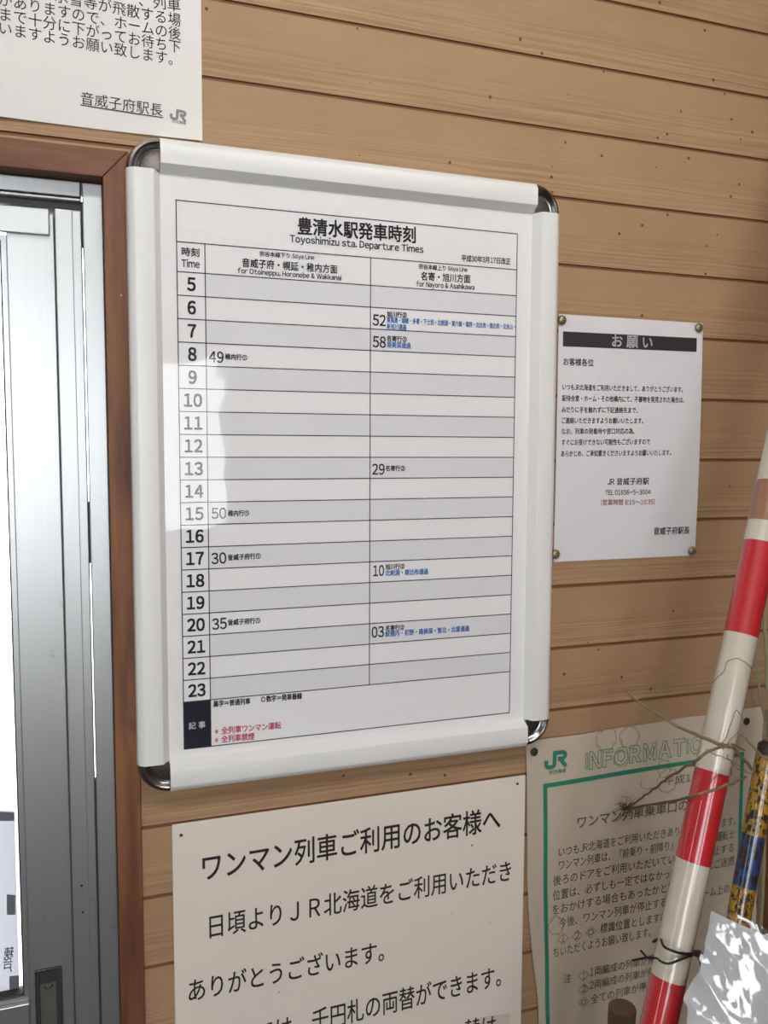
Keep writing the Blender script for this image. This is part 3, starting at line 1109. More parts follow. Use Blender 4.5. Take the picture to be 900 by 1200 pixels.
paper_text('body_text_line', [
    ("、列車", 0.0454, 2.0309, 0.0866, 2.0322, 0.0121, 'a'),
    ("氷雪等が飛散する場", -0.0318, 2.0216, 0.0863, 2.0175, 0.0120, 'a'),
    ("がありますので、ホームの後", -0.0809, 2.0098, 0.0862, 2.0044, 0.0119, 'a'),
    ("まで十分に下がってお待ち下", -0.0812, 1.9966, 0.0860, 1.9918, 0.0119, 'a'),
    ("いますようお願い致します。", -0.0816, 1.9839, 0.0858, 1.9791, 0.0119, 'a'),
    ("音威子府駅長", -0.0098, 1.9307, 0.0669, 1.9285, 0.0114, 'k'),
    ], MAT['black'])
ua, ub = (-0.0104, -0.0045, 1.9297), (0.0676, -0.0045, 1.9274)
mk('underline', *on_paper(flat(strip([(ua[0], ua[2]), (ub[0], ub[2])], 0.0009), YP)), MAT['black'], pp)
la = (0.0740, -0.0045, 1.9271)
lb = (0.0917, -0.0045, 1.9257)
ang = math.atan2(lb[2]-la[2], lb[0]-la[0])
mk('company_logo', *on_paper(railway_mark(la[0], la[2], 0.0106, YP, ang)), MAT['grey_ink'], pp)
paper_text('company_lettering', [("JR北海道", 0.0756, 1.9237, 0.0897, 1.9233, 0.0030, 'k')], MAT['grey_ink'], 0.01)

# ------------------------------------------------------------------ laminated notice
n_tl, n_tr, n_br, n_bl = (0.5222, -0.0012, 1.7588), (0.7371, -0.0012, 1.7600), (0.7383, -0.0012, 1.4621), (0.5216, -0.0012, 1.4598)
nx0, nx1, nz0, nz1 = 0.52432, 0.73533, 1.46009, 1.76009
V, F = [], []
NX, NZ = 12, 18
for j in range(NZ+1):
    for i in range(NX+1):
        s, t = i/NX, j/NZ
        bow = 0.0022*math.sin(math.pi*t)*(0.35+0.65*s*s)
        V.append((nx0+(nx1-nx0)*s, -0.0012-bow, nz0+(nz1-nz0)*t))
for j in range(NZ):
    for i in range(NX):
        a = j*(NX+1)+i
        F.append((a, a+1, a+NX+2, a+NX+1))
ln = mk('laminated_notice', V, F, MAT['notice'], smooth=True)
tag(ln, 'white laminated notice with a black title bar, pinned right of the timetable', 'notice')
mg = 0.0032
V2 = []
for (x, y, z) in V:
    sx = (x-nx0)/(nx1-nx0)*2-1
    szz = (z-nz0)/(nz1-nz0)*2-1
    V2.append((x+sx*mg, y-0.0009, z+szz*mg))
mk('laminate_film', V2, F, MAT['lam'], ln, smooth=True)


def bowed(geo, lift):
    """lay flat lettering onto the bowed sheet"""
    V, F = geo
    out = []
    for (x, y, z) in V:
        s, t = (x-nx0)/(nx1-nx0), (z-nz0)/(nz1-nz0)
        t = min(max(t, 0), 1)
        out.append((x, -0.0012-0.0022*math.sin(math.pi*t)*(0.35+0.65*s*s)-lift, z))
    return out, F


b0, b1, b2, b3 = (0.5304, -0.0020, 1.7219), (0.7260, -0.0020, 1.7233), (0.7262, -0.0020, 1.7408), (0.5304, -0.0020, 1.7397)
V, F = [], []
for i in range(13):
    s = i/12
    for (p, q) in ((b0, b1), (b3, b2)):
        V.append((p[0]+(q[0]-p[0])*s, 0, p[2]+(q[2]-p[2])*s))
for i in range(12):
    F.append((2*i, 2*i+2, 2*i+3, 2*i+1))
mk('title_bar', *bowed((V, F), 0.0003), MAT['notice_ink'], ln)


def notice_text(name, items, mat, bold, lift=0.0004):
    for i in items:
        mk(name, *bowed(text_geo(i, 0, bold), lift), mat, ln)


notice_text('title_lettering', [("お 願 い", 0.5993, 1.7241, 0.6587, 1.7244, 0.0148, 'k')], MAT['white_ink'], 0.020, 0.0006)
notice_text('body_text_line', [
    ("お客様各位", 0.5314, 1.6994, 0.5739, 1.6995, 0.0084, 'k'),
    ("いつもJR北海道をご利用いただきまして、ありがとうございます。", 0.5308, 1.6697, 0.7064, 1.6712, 0.0069, 'k'),
    ("駅待合室・ホーム・その他構内にて、不審物を発見された場合は、", 0.5307, 1.6562, 0.7088, 1.6580, 0.0070, 'k'),
    ("みだりに手を触れずに下記連絡先まで、", 0.5304, 1.6425, 0.6390, 1.6437, 0.0069, 'k'),
    ("ご連絡いただきますようお願いいたします。", 0.5308, 1.6294, 0.6478, 1.6307, 0.0069, 'k'),
    ("なお、列車の発着時や窓口対応の為、", 0.5308, 1.6162, 0.6356, 1.6177, 0.0069, 'k'),
    ("すぐにお受けできない可能性もございますので", 0.5312, 1.6029, 0.6586, 1.6045, 0.0070, 'k'),
    ("あらかじめ、ご承知置きくださいますようお願いいたします。", 0.5309, 1.5892, 0.6911, 1.5910, 0.0070, 'k'),
    ("JR 音威子府駅", 0.5978, 1.5537, 0.6591, 1.5540, 0.0084, 'k'),
    ("TEL 01656-5-3004", 0.5948, 1.5416, 0.6619, 1.5415, 0.0058, 'l'),
    ("音威子府駅長", 0.6692, 1.4893, 0.7247, 1.4889, 0.0092, 'k'),
    ], MAT['notice_ink'], 0.017)
notice_text('hours_lettering', [("(営業時間 8:15〜16:35)", 0.5889, 1.5285, 0.6687, 1.5281, 0.0071, 'k')], MAT['notice_red'], 0.006)

# four brass tacks
TACK = [(0.0057, -0.0002), (0.0059, -0.0010), (0.0054, -0.0022), (0.0042, -0.0034), (0.0024, -0.0041), (0.0006, -0.0043)]


def lathe_y(cx, cy, cz, prof, seg=20):
    V, F = [], []
    for (r, y) in prof:
        for k in range(seg):
            a = 2*math.pi*k/seg
            V.append((cx+r*math.cos(a), cy+y, cz+r*math.sin(a)))
    for i in range(len(prof)-1):
        for k in range(seg):
            k2 = (k+1) % seg
            F.append((i*seg+k, i*seg+k2, (i+1)*seg+k2, (i+1)*seg+k))
    F.append(tuple((len(prof)-1)*seg+k for k in range(seg)))
    F.append(tuple(range(seg-1, -1, -1)))
    return V, F


tack = None
for (p, lab) in (((0.5277, -0.0040, 1.7527), 'dull brass tack at the top left corner of the laminated notice'),
                 ((0.7277, -0.0040, 1.7537), 'dull brass tack at the top right corner of the laminated notice'),
                 ((0.5257, -0.0040, 1.4700), 'dull brass tack at the bottom left corner of the laminated notice'),
                 ((0.7290, -0.0040, 1.4667), 'shiny brass tack at the bottom right corner of the laminated notice')):
    if tack is None:
        tack = mk('brass_tack', *lathe_y(p[0], -0.0024, p[2], TACK), MAT['brass'], smooth=True, origin=(p[0], -0.0024, p[2]))
        t_ = tack
    else:
        t_ = copy_tree(tack)
        t_.location = (p[0], -0.0024, p[2])
    tag(t_, lab, 'tack', 'brass tacks of the laminated notice')

# ------------------------------------------------------------------ cream sign board at the bottom
ws_tl, ws_tr = (0.0651, -0.0035, 1.1951), (0.4898, -0.0035, 1.1965)
sx0, sx1, sz1, sz0 = ws_tl[0]-0.0005, ws_tr[0], 1.1958, 0.86
ws = mk('sign_board', *box(sx0, sx1, -0.0035, -0.0004, sz0, sz1), MAT['board'], bevel=0.0006)
tag(ws, 'cream sign board with large rounded black writing below the timetable', 'sign')
YW = -0.0038
lettering('heading_text', [("ワンマン列車ご利用のお客様へ", 0.0961, 1.1279, 0.4559, 1.1312, 0.0291, 'k')], YW, MAT['paint_black'], ws, bold=0.012)
lettering('body_text_line', [
    ("日頃よりＪＲ北海道をご利用いただき", 0.1026, 1.0618, 0.4718, 1.0638, 0.0254, 'k'),
    ("ありがとうございます。", 0.0794, 0.9932, 0.3053, 0.9939, 0.0249, 'k'),
    ("車内では、千円札の両替ができます。", 0.1107, 0.9236, 0.4603, 0.9285, 0.0270, 'k'),
    ], YW, MAT['paint_black'], ws, bold=0.008)
pt = quad((0.4277, -0.0039, 0.8784), (0.4735, -0.0039, 0.8765), (0.4736, -0.0039, 0.8901), (0.4275, -0.0039, 0.8939))
mk('patch', *quad((0.4280, -0.0039, 0.8593), (0.4735, -0.0039, 0.8572), (0.4736, -0.0039, 0.8901), (0.4275, -0.0039, 0.8939)), MAT['patch'], ws)
lettering('patch_lettering', [("替は", 0.4096, 0.8667, 0.4535, 0.8649, 0.0275, 'k')], -0.0042, MAT['paint_black'], ws, bold=0.004)
nail = None
for (p, lab) in (((0.0740, -0.0040, 1.1836), 'small dark nail at the top left corner of the cream sign board'),
                 ((0.4785, -0.0040, 1.1866), 'small dark nail at the top right corner of the cream sign board')):
    if nail is None:
        nail = mk('nail', *lathe_y(p[0], -0.0035, p[2], [(0.0017, 0.0), (0.0017, -0.0005), (0.0010, -0.0010)], 10), MAT['bare'], smooth=True, origin=(p[0], -0.0035, p[2]))
        t_ = nail
    else:
        t_ = copy_tree(nail)
        t_.location = (p[0], -0.0035, p[2])
    tag(t_, lab, 'nail', 'nails of the sign board')

# ------------------------------------------------------------------ old information poster
# corners from the top edge; the foot of its left edge curls and has lost a strip
i_tl, i_tr = (0.4896, -0.0045, 1.2380), (0.8584, -0.0045, 1.2460)
left_px = [(0.4896, -0.0045, 1.2380), (0.4915, -0.0045, 1.1727), (0.4937, -0.0045, 1.0956), (0.4958, -0.0045, 1.0509), (0.4992, -0.0045, 1.0057), (0.5038, -0.0045, 0.9597), (0.5101, -0.0045, 0.9186), (0.5131, -0.0045, 0.8951), (0.5143, -0.0045, 0.8673), (0.5171, -0.0045, 0.7961)]
right_px = [(0.8584, -0.0045, 1.2460), (0.8560, -0.0045, 1.1775), (0.8528, -0.0045, 1.1231), (0.8565, -0.0045, 1.0490), (0.8567, -0.0045, 0.9870), (0.8562, -0.0045, 0.9371), (0.8550, -0.0045, 0.8997), (0.8533, -0.0045, 0.8748), (0.8515, -0.0045, 0.8499), (0.8495, -0.0045, 0.7676)]
V, F = [], []
NX = 28
lp, rp = smooth_path(left_px, 3), smooth_path(right_px, 3)
NZ = len(lp)-1
xr = i_tr[0]
for j in range(NZ+1):
    for i in range(NX+1):
        s = i/NX
        a, c = lp[j], rp[j]
        x = a.x+(c.x-a.x)*s
        z = a.z+(c.z-a.z)*s
        # gentle ripples, the left foot lifting off the wall
        y = -0.0030-0.0008*math.sin(9*s+0.22*j)-0.0008*math.sin(0.5*j)
        y -= 0.008*max(0.0, (j/NZ-0.45))*max(0, 1-s*5)
        y -= 0.010*max(0, s-0.88)*6*max(0.0, (j/NZ-0.05))
        if j == 0:
            z += 0.0006*math.sin(s*22)
        V.append((x, y, z))
for j in range(NZ):
    for i in range(NX):
        a = j*(NX+1)+i
        F.append((a, a+NX+1, a+NX+2, a+1))
ix, iz = i_tl[0], i_tl[2]


def SP(p, r):
    return (p[0]-INFO_O[0], p[2]-INFO_O[2], r)


xs, ys, zs = zip(*V)
INFO_O = ((min(xs)+max(xs))/2, (min(ys)+max(ys))/2, min(zs))
info_mat = stained_paper('aged_poster_paper', srgb(200, 188, 168), [
    SP((0.6055, -0.0040, 1.2278), 0.0150), SP((0.6410, -0.0040, 1.2271), 0.0140), SP((0.6964, -0.0040, 1.1781), 0.0110), SP((0.6295, -0.0040, 1.2002), 0.0110), SP((0.5377, -0.0040, 0.9923), 0.0110), SP((0.7025, -0.0040, 1.1610), 0.016)])
inf = mk('information_poster', V, F, info_mat, smooth=True)
tag(inf, 'stained old poster with a teal border and curling left foot, at the bottom right', 'poster')
YI = -0.0058


def on_info(geo, lift=0.0):
    """lift writing to just above the rippled sheet: nearest column/row lookup"""
    Vv, Ff = geo
    out = []
    for (x, y, z) in Vv:
        best = None
        lo = 0
        for j in range(NZ+1):
            if (lp[j].z+(rp[j].z-lp[j].z)*min(max((x-lp[j].x)/(rp[j].x-lp[j].x), 0), 1)) >= z:
                lo = j
        j = min(lo, NZ-1)

        def row_y(j):
            s = min(max((x-lp[j].x)/(rp[j].x-lp[j].x), 0), 0.9999)
            i = int(s*NX)
            f = s*NX-i
            va, vb = V_INFO[j*(NX+1)+i], V_INFO[j*(NX+1)+i+1]
            return va[1]+(vb[1]-va[1])*f, va[2]+(vb[2]-va[2])*f
        ya, za = row_y(j)
        yb, zb = row_y(j+1)
        f = (za-z)/(za-zb) if abs(za-zb) > 1e-6 else 0
        f = min(max(f, -0.2), 1.2)
        out.append((x, ya+(yb-ya)*f-0.0006-lift+y, z))
    return out, Ff


V_INFO = V


def info_text(name, items, mat, bold=0.0, outline=0.0):
    for i in items:
        mk(name, *on_info(text_geo(i, 0, bold, outline)), mat, inf)


la, lb = (0.5157, -0.0050, 1.2003), (0.5505, -0.0050, 1.2003)
ang = math.atan2(lb[2]-la[2], lb[0]-la[0])
mk('company_logo', *on_info(railway_mark(la[0], la[2], 0.0215, 0, ang)), MAT['teal'], inf)
info_text('company_lettering', [("JR北海道", 0.5204, 1.1933, 0.5462, 1.1932, 0.0051, 'k')], MAT['teal'], 0.004)
info_text('title_lettering', [("INFORMATION", 0.5746, 1.1932, 0.7772, 1.1940, 0.0207, 'l')], MAT['teal'], 0.0, 0.017)
# teal border, drawn as bands with many short pieces so that it follows the sheet


def band(p, q, w, n):
    P = [(p[0]+(q[0]-p[0])*i/n, p[2]+(q[2]-p[2])*i/n) for i in range(n+1)]
    return flat(strip(P, w), 0)


c_tl, c_tr = (0.5168, -0.0050, 1.1793), (0.8229, -0.0050, 1.1833)
c_bl, c_br = (0.5279, -0.0050, 0.8575), (0.8304, -0.0050, 0.9050)
bw = 0.0058
bd = join(band((c_tl[0]-bw/2, 0, c_tl[2]), (c_tr[0]+bw/2, 0, c_tr[2]), bw, 24), band(c_tl, c_bl, bw*0.98, 24), band(c_tr, c_br, bw*0.98, 16))
mk('border_line', *on_info(bd), MAT['teal'], inf)
info_text('headline_lettering', [("ワンマン列車乗車口の", 0.5648, 1.1161, 0.7350, 1.1162, 0.0153, 'k')], MAT['faded'], 0.014)
info_text('body_text_line', [
    ("平成14", 0.6965, 1.1546, 0.7487, 1.1553, 0.0118, 'k'), ("日", 0.7954, 1.1548, 0.8062, 1.1548, 0.0120, 'k'),
    ("いつもJR北海道をご利用いただきありがとうございます。", 0.5387, 1.0829, 0.8175, 1.0827, 0.0126, 'k'),
    ("ワンマン列車は、『前乗り・前降り』を基本とし、運転士", 0.5397, 1.0648, 0.8167, 1.0638, 0.0127, 'k'),
    ("後ろのドアをご利用いただいていますが、停止する", 0.5322, 1.0454, 0.8164, 1.0444, 0.0127, 'k'),
    ("位置は、必ずしも一定ではなかったため皆様にご迷惑", 0.5323, 1.0257, 0.8188, 1.0251, 0.0127, 'k'),
    ("をおかけする場合もあったかと思われます。", 0.5318, 1.0070, 0.7749, 1.0060, 0.0127, 'k'),
    ("今後、ワンマン列車が停止する位置は、ホーム上の", 0.5420, 0.9875, 0.8118, 0.9866, 0.0128, 'k'),
    ("標識位置としますの", 0.6036, 0.9688, 0.7064, 0.9671, 0.0126, 'k'),
    ("ちいただくようお願い致します。", 0.5340, 0.9503, 0.6814, 0.9498, 0.0127, 'k'),
    ("注", 0.5504, 0.9113, 0.5617, 0.9111, 0.0120, 'k'),
    ("1両編成の列車が停", 0.5894, 0.9125, 0.6892, 0.9113, 0.0123, 'k'),
    ("2両編成の列車が停", 0.5899, 0.8942, 0.6899, 0.8932, 0.0123, 'k'),
    ("全ての列車が停止", 0.5921, 0.8742, 0.6906, 0.8738, 0.0123, 'k'),
    ("1", 0.5462, 0.9684, 0.5504, 0.9683, 0.0092, 'l'), ("2", 0.5660, 0.9683, 0.5721, 0.9681, 0.0092, 'l'),
    ("1", 0.5786, 0.9117, 0.5824, 0.9117, 0.0094, 'l'), ("2", 0.5783, 0.8932, 0.5842, 0.8930, 0.0094, 'l'),
    ], MAT['faded'], 0.002)
dia = []
for p in ((0.5482, -0.0050, 0.9728), (0.5690, -0.0050, 0.9724), (0.5897, -0.0050, 0.9735), (0.5803, -0.0050, 0.9163), (0.5812, -0.0050, 0.8971), (0.5817, -0.0050, 0.8793)):
    r = 0.0076
    dia.append(flat(strip([(p[0]-r, p[2]), (p[0], p[2]+r), (p[0]+r, p[2]), (p[0], p[2]-r), (p[0]-r, p[2])], 0.0006), 0))
for p, r in (((0.5897, -0.0050, 0.9735), 0.0036), ((0.5817, -0.0050, 0.8793), 0.0032)):
    dia.append(flat(ring2(p[0], p[2], r, 0.0011), 0))
for d_ in dia:
    mk('diamond_mark', *on_info(d_), MAT['faded'], inf)
pin = None
for (p, lab) in (((0.5003, -0.0060, 1.2249), 'dark round pin at the top left corner of the stained old poster'),
                 ((0.8274, -0.0080, 1.2288), 'dark round pin at the top right corner of the stained old poster')):
    prof = [(0.0052, 0.0), (0.0052, -0.0008), (0.0044, -0.0014), (0.0010, -0.0016)]
    if pin is None:
        pin = mk('push_pin', *lathe_y(p[0], -0.0046, p[2], prof, 16), MAT['pin_dark'], smooth=True, origin=(p[0], -0.0046, p[2]))
        t_ = pin
    else:
        t_ = copy_tree(pin)
        t_.location = (p[0], -0.0052, p[2])
    tag(t_, lab, 'pin', 'dark pins of the old poster')

# ------------------------------------------------------------------ red and white pole
PA, PB = Vector((0.6264, -0.2050, 1.4060)), Vector((0.5385, -0.2400, 1.1587))
pdir = (PA-PB).normalized()
PR = 0.0168


def on_pole(z):
    return PB+pdir*((z-PB.z)/pdir.z)


foot = on_pole(0.0)
pole = empty('marker_pole', (foot.x, foot.y, 0.0))
tag(pole, 'red and white banded pole leaning in front of the stained old poster', 'pole')


def zat(u, v):
    return on_pole_z[(u, v)]


def cyl(pa, pb, r, seg=28):
    return tube([pa, pb], r, seg)


cuts = [('white_band', 0.00000, None), ]
bounds = [1.63231, 1.56248, 1.52066, 1.49978, 1.40682, 1.27435, 1.19051, 1.08620]
top_z = (ROOM['x1']-0.018-PB.x)/pdir.x*pdir.z+PB.z
lst = [b for b in bounds]
cols = ['pole_red', 'pole_white', 'tape', 'pole_white', 'pole_red', 'pole_white', 'pole_red', 'pole_white', 'pole_red']
zs_ = [min(top_z, 2.3)]+lst
z_ = lst[-1]
k = 0
segs_ = []
for i in range(len(lst)):
    segs_.append((zs_[i], zs_[i+1], cols[i]))
last = lst[-1]
seq = ['pole_red', 'pole_white']
j = 0
while last > 0.06:
    nxt = max(0.0, last-0.145)
    if nxt < 0.06:
        nxt = 0.0
    segs_.append((last, nxt, seq[j % 2]))
    last = nxt
    j += 1
za = segs_[0][0]
for (z1_, z0_, mname) in segs_:
    nm = {'pole_red': 'red_band', 'pole_white': 'white_band', 'tape': 'tape_band'}[mname]
    extra = 0.0003 if mname == 'tape' else 0.0
    lo_ = on_pole(z0_)
    if z0_ < 0.001:
        lo_ = on_pole(0.004)
    mk(nm, *cyl(lo_, on_pole(z1_), PR+extra), MAT[mname], pole, smooth=True)

# black wire twisted round the pole
def front(u, v, dy):
    return None


w1 = smooth_path([(0.5117, -0.2380, 1.1196), (0.4992, -0.2590, 1.1260), (0.5047, -0.2670, 1.1246), (0.5193, -0.2650, 1.1178), (0.5370, -0.2620, 1.1132)], 6)
w2 = smooth_path([(0.5370, -0.2620, 1.1132), (0.5149, -0.2670, 1.1152), (0.5003, -0.2670, 1.1136), (0.4954, -0.2620, 1.1128), (0.4990, -0.2500, 1.1085)], 6)
w3 = smooth_path([(0.4990, -0.2500, 1.1085), (0.4881, -0.2500, 1.1116), (0.4706, -0.2500, 1.1123)], 4)
w4 = [(0.4792, -0.2510, 1.1209), (0.4855, -0.2520, 1.1134), (0.4926, -0.2530, 1.1112)]
pc = on_pole((0.5268, -0.2400, 1.1081)[2])
e0, e1 = Vector(w1[0]), Vector(w1[-1])
back = smooth_path([e0, pc+Vector((-0.012, 0.016, 0.004)), pc+Vector((0.006, 0.0195, 0.002)), pc+Vector((0.020, 0.004, -0.001)), e1], 6)
kn = [(0.5274, -0.2660, 1.1176), (0.5299, -0.2700, 1.1212), (0.5376, -0.2660, 1.1146), (0.5308, -0.2680, 1.1155), (0.5250, -0.2700, 1.1214), (0.5349, -0.2680, 1.1138), (0.5402, -0.2680, 1.1067)]
wt = mk('wire_tie', *join(tube(w1, 0.0013), tube(w2, 0.0011), tube(w3, 0.0010), tube(w4, 0.0010), tube(back, 0.0012), tube(smooth_path(kn, 4), 0.0016), tube([(0.5318, -0.2680, 1.1162), (0.5362, -0.2670, 1.1026)], 0.0006)), MAT['wire'], smooth=True)
tag(wt, 'black wire twisted round the red and white pole', 'wire')

# ------------------------------------------------------------------ chipped blue and yellow bar
BA, BB = Vector((0.7385, -0.1200, 1.1492)), Vector((0.7148, -0.1300, 1.0730))
bdir = (BA-BB).normalized()


def on_bar(z):
    return BB+bdir*((z-BB.z)/bdir.z)


bf = on_bar(0.0)
bar = empty('painted_bar', (bf.x, bf.y, 0.0))
tag(bar, 'round bar in chipped yellow and blue paint at the right edge', 'bar')
zy0, zy1 = (0.7252, -0.1250, 1.1365)[2], (0.7572, -0.1150, 1.2265)[2]
zb0 = (0.7107, -0.1300, 1.0790)[2]
BRR = 0.0134
mk('yellow_band', *cyl(on_bar(zy0), on_bar(zy1), BRR), MAT['yellow_chip'], bar, smooth=True)
mk('bar_tip', *tube([on_bar(zy1), on_bar(zy1+0.012), on_bar(zy1+0.016)], [BRR*0.96, BRR*0.96, BRR*0.6], 24), MAT['bare'], bar, smooth=True)
mk('blue_band', *cyl(on_bar(zb0), on_bar(zy0), BRR), MAT['blue_chip'], bar, smooth=True)
zlast = zb0
kk = 0
while zlast > 0.05:
    nz_ = max(0.003, zlast-0.10)
    if nz_ < 0.05:
        nz_ = 0.003
    nm = ('yellow_band', 'blue_band')[kk % 2]
    mk(nm, *cyl(on_bar(nz_), on_bar(zlast), BRR), MAT[('yellow_chip', 'blue_chip')[kk % 2]], bar, smooth=True)
    zlast = nz_
    kk += 1

# ------------------------------------------------------------------ wooden stake at the foot of the picture
st = Vector((0.5341, -0.1500, 0.9882))
r_ = 0.0150
zt = st.z-0.005
V, F = tube([(st.x-0.004, st.y, 0.002), (st.x-0.0005, st.y, zt-0.010), (st.x, st.y, zt-0.0012), (st.x, st.y, zt)], [r_*1.02, r_, r_, r_*0.95], 26)
o = mk('wooden_stake', V, F, MAT['stake'], smooth=True)
tag(o, 'round brown wooden stake end in front of the foot of the stained old poster', 'stake')

# ------------------------------------------------------------------ dry roots and stalks
def tw(pts, r0, r1, n=5, seg=7):
    P = smooth_path(pts, n)
    m = len(P)
    P2 = []
    for i, p in enumerate(P):
        q = Vector(noise.noise_vector(p*75))*0.0020
        P2.append(p+q)
    return tube(P2, [r0+(r1-r0)*i/(m-1) for i in range(m)], seg)


rt = empty('dry_root', (0.5613, -0.2620, 1.3145))
tag(rt, 'tangle of dry brown roots crossing the white band of the red and white pole', 'root')
mk('root_strand', *tw([(0.4846, -0.2150, 1.3599), (0.4913, -0.2250, 1.3529), (0.4998, -0.2400, 1.3466), (0.5115, -0.2480, 1.3379), (0.5277, -0.2550, 1.3310), (0.5399, -0.2620, 1.3245), (0.5574, -0.2640, 1.3182), (0.5684, -0.2620, 1.3145)], 0.0011, 0.0020), MAT['twig'], rt, smooth=True)
mk('root_strand', *tw([(0.6304, -0.0200, 1.1432), (0.6193, -0.0600, 1.1726), (0.5922, -0.1300, 1.2224), (0.5597, -0.2000, 1.2692), (0.5259, -0.2620, 1.3046), (0.5369, -0.2660, 1.3147), (0.5535, -0.2650, 1.3182), (0.5705, -0.2620, 1.3134), (0.5857, -0.2550, 1.3006), (0.6085, -0.2450, 1.2811)], 0.0012, 0.0016), MAT['twig'], rt, smooth=True)
mk('root_strand', *tw([(0.6305, -0.0200, 1.1398), (0.6108, -0.1000, 1.1832), (0.5610, -0.2000, 1.2372), (0.5244, -0.2620, 1.2716), (0.5333, -0.2720, 1.2786), (0.5433, -0.2740, 1.2822), (0.5597, -0.2700, 1.2826), (0.6014, -0.2450, 1.2732)], 0.0014, 0.0013), MAT['twig'], rt, smooth=True)
mk('root_strand', *tw([(0.5663, -0.2620, 1.3173), (0.5832, -0.2550, 1.3095), (0.5964, -0.2500, 1.3027)], 0.0014, 0.0008), MAT['twig'], rt, smooth=True)
fine = [
    [(0.5504, -0.2640, 1.3165), (0.5571, -0.2650, 1.3278), (0.5644, -0.2620, 1.3360), (0.5737, -0.2580, 1.3437), (0.5793, -0.2550, 1.3473), (0.5862, -0.2500, 1.3416)],
    [(0.5545, -0.2640, 1.3144), (0.5679, -0.2600, 1.3198), (0.5823, -0.2550, 1.3275), (0.5896, -0.2500, 1.3353), (0.5851, -0.2500, 1.3435)],
    [(0.5365, -0.2640, 1.3165), (0.5478, -0.2650, 1.3105), (0.5657, -0.2600, 1.3023), (0.5800, -0.2550, 1.2902), (0.5965, -0.2500, 1.2810)],
    [(0.5626, -0.2620, 1.3085), (0.5678, -0.2600, 1.3012), (0.5841, -0.2550, 1.2905), (0.6051, -0.2500, 1.2773)],
    [(0.5530, -0.2500, 1.3745), (0.5583, -0.2550, 1.3846), (0.5604, -0.2580, 1.3910), (0.5621, -0.2580, 1.3958), (0.5731, -0.2580, 1.3991), (0.5942, -0.2500, 1.3903), (0.6403, -0.2100, 1.3672), (0.6515, -0.2000, 1.3525), (0.6583, -0.1900, 1.3351), (0.6744, -0.1800, 1.3182)],
    [(0.4846, -0.2150, 1.3599), (0.4813, -0.2140, 1.3634), (0.4871, -0.2140, 1.3645)], [(0.4869, -0.2160, 1.3592), (0.4921, -0.2140, 1.3640), (0.4917, -0.2130, 1.3672)], [(0.4869, -0.2160, 1.3592), (0.4858, -0.2150, 1.3547)], [(0.4897, -0.2190, 1.3555), (0.5007, -0.2200, 1.3590)],
    [(0.6260, -0.0500, 1.1904), (0.6187, -0.0600, 1.1878), (0.6212, -0.0700, 1.1883), (0.6148, -0.1000, 1.2044)],
    [(0.6382, -0.0200, 1.1409), (0.6328, -0.0180, 1.1521), (0.6198, -0.0180, 1.1573)],
]
for f in fine:
    mk('root_hair', *tw(f, 0.00045, 0.00035, 4, 5), MAT['twig'], rt, smooth=True)
random.seed(11)
tang = []
c = Vector((0.6295, -0.0160, 1.1393))
for i in range(22):
    a = random.uniform(0, 6.28)
    l = random.uniform(0.006, 0.020)
    p0 = c+Vector((random.uniform(-.006, .006), random.uniform(-0.003, 0.003), random.uniform(-.005, .005)))
    p2 = p0+Vector((math.cos(a)*l, random.uniform(-0.003, 0.004), math.sin(a)*l*0.8))
    p1 = (p0+p2)/2+Vector((random.uniform(-.004, .004), 0, random.uniform(-.004, .004)))
    tang.append(tw([p0, p1, p2], 0.00055, 0.0003, 4, 5))
o = mk('root_tuft', *join(*tang), MAT['tangle'], rt, smooth=True)
tag(o, 'dark hairy root tuft')
stalks = [
    ([(0.7865, -0.0500, 1.3636), (0.7967, -0.0500, 1.3259), (0.8009, -0.0550, 1.2853), (0.8049, -0.0600, 1.2492), (0.8086, -0.0620, 1.2212)], 0.0021, 'thin dry stalk leaning in the right corner beside the red and white pole'),
    ([(0.7741, -0.0700, 1.4789), (0.7815, -0.0720, 1.4143), (0.7859, -0.0750, 1.3658), (0.7931, -0.0750, 1.3050), (0.7999, -0.0750, 1.2267)], 0.0024, 'pale dry stalk at the right edge of the picture'),
]
for pts, r, lab in stalks:
    a, b_ = Vector(pts[-2]), Vector(pts[-1])
    d = (b_-a).normalized()
    # run on down to the floor, keeping clear of the right wall
    pts = list(pts)+[(b_.x, b_.y+0.005, b_.z*0.6), (b_.x-0.003, b_.y+0.012, 0.002)]
    o = mk('dry_stalk', *tw(pts, r, r*0.9, 6, 8), MAT['stalk'], smooth=True)
    tag(o, lab, 'stalk', 'dry stalks in the corner')
o = mk('broken_twig', *tw([(0.6682, -0.1650, 1.2846), (0.6861, -0.1600, 1.2695), (0.7048, -0.1550, 1.2546), (0.7253, -0.1500, 1.2382), (0.7438, -0.1500, 1.2205), (0.7596, -0.1500, 1.1646), (0.7678, -0.1500, 1.0156), (0.80, -0.16, 0.5), (0.78, -0.17, 0.002)], 0.0012, 0.0022, 5, 8), MAT['stalk'], smooth=True)
tag(o, 'pale broken twig poking out above the chipped yellow and blue bar', 'twig')

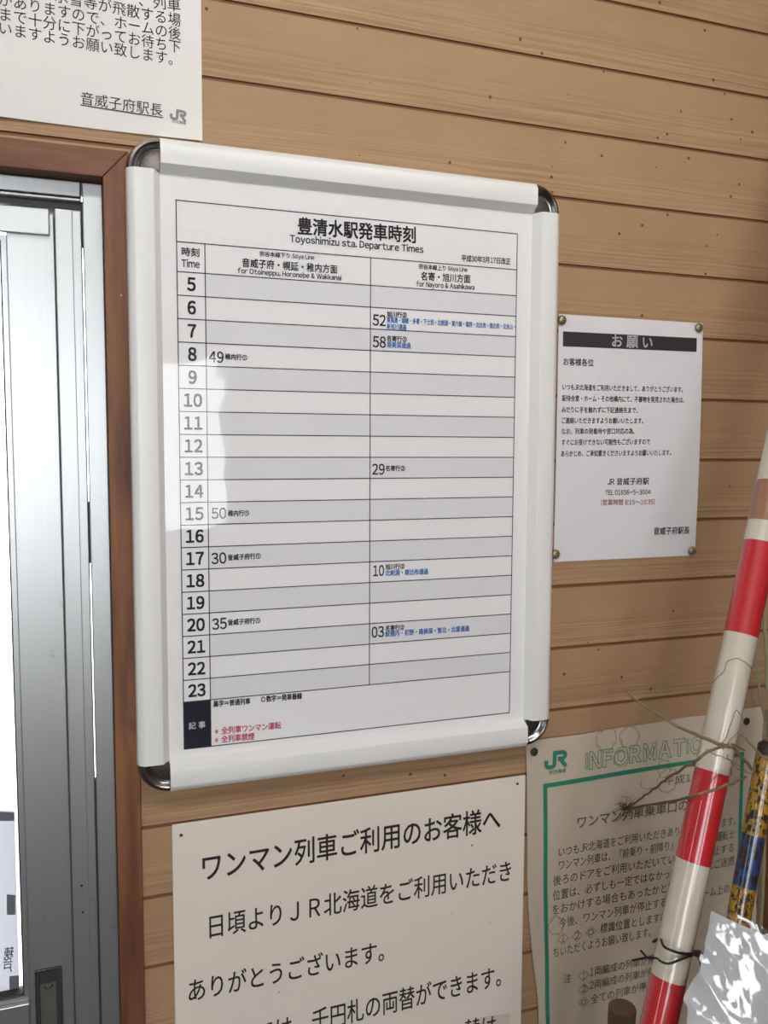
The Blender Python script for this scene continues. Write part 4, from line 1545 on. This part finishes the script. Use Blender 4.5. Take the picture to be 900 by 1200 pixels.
# ------------------------------------------------------------------ crinkled plastic sleeve with a white sheet in it
Lp = [(0.5419, -0.2652, 1.1690), (0.5348, -0.2685, 1.1534), (0.5272, -0.2725, 1.1360), (0.5228, -0.2760, 1.1238), (0.5144, -0.2775, 1.1096), (0.5044, -0.2773, 1.0965), (0.4972, -0.2771, 1.0870), (0.4986, -0.2817, 1.0806), (0.4947, -0.2860, 1.0677), (0.4805, -0.2974, 1.0281)]
Rp = [(0.5928, -0.3164, 1.1473), (0.5904, -0.3204, 1.1370), (0.5876, -0.3247, 1.1255), (0.5856, -0.3282, 1.1167), (0.5832, -0.3320, 1.1066), (0.5813, -0.3354, 1.0980), (0.5797, -0.3383, 1.0906), (0.5775, -0.3409, 1.0832), (0.5743, -0.3446, 1.0722), (0.5616, -0.3564, 1.0340)]
lp2, rp2 = smooth_path(Lp, 9), smooth_path(Rp, 9)
NJ = len(lp2)-1
NI = 70


def crinkle(x, z):
    """ridged folds, as in stiff film that has been crumpled"""
    v = Vector((x*34+z*9, 0.3, z*22-x*12))
    a = 1-abs(noise.noise(v))*2
    b_ = 1-abs(noise.noise(v*2.1+Vector((3, 1, 7))))*2
    c_ = 1-abs(noise.noise(v*5.0+Vector((9, 4, 2))))*2
    return 0.0026*a+0.0009*b_+0.0002*c_


def sleeve_grid(inset, dy):
    V, F = [], []
    for j in range(NJ+1):
        for i in range(NI+1):
            s = inset+(1-2*inset)*i/NI
            a, c = lp2[j], rp2[j]
            p = a+(c-a)*s
            y = p.y-crinkle(p.x, p.z)*min(1, 6*s+0.15)+dy
            V.append((p.x, y, p.z))
    for j in range(NJ):
        for i in range(NI):
            a = j*(NI+1)+i
            F.append((a, a+NI+1, a+NI+2, a+1))
    return V, F


sl = mk('plastic_sleeve', *sleeve_grid(0.0, 0.0), MAT['sleeve'], smooth=False)
for p_ in sl.data.polygons:
    p_.use_smooth = True
tag(sl, 'crinkled clear plastic sleeve with a white sheet, tied to the red and white pole', 'plastic sleeve')
V, F = sleeve_grid(0.09, 0.0022)
mk('sheet', V, F[NI*5:], MAT['sheet'], sl, smooth=True)
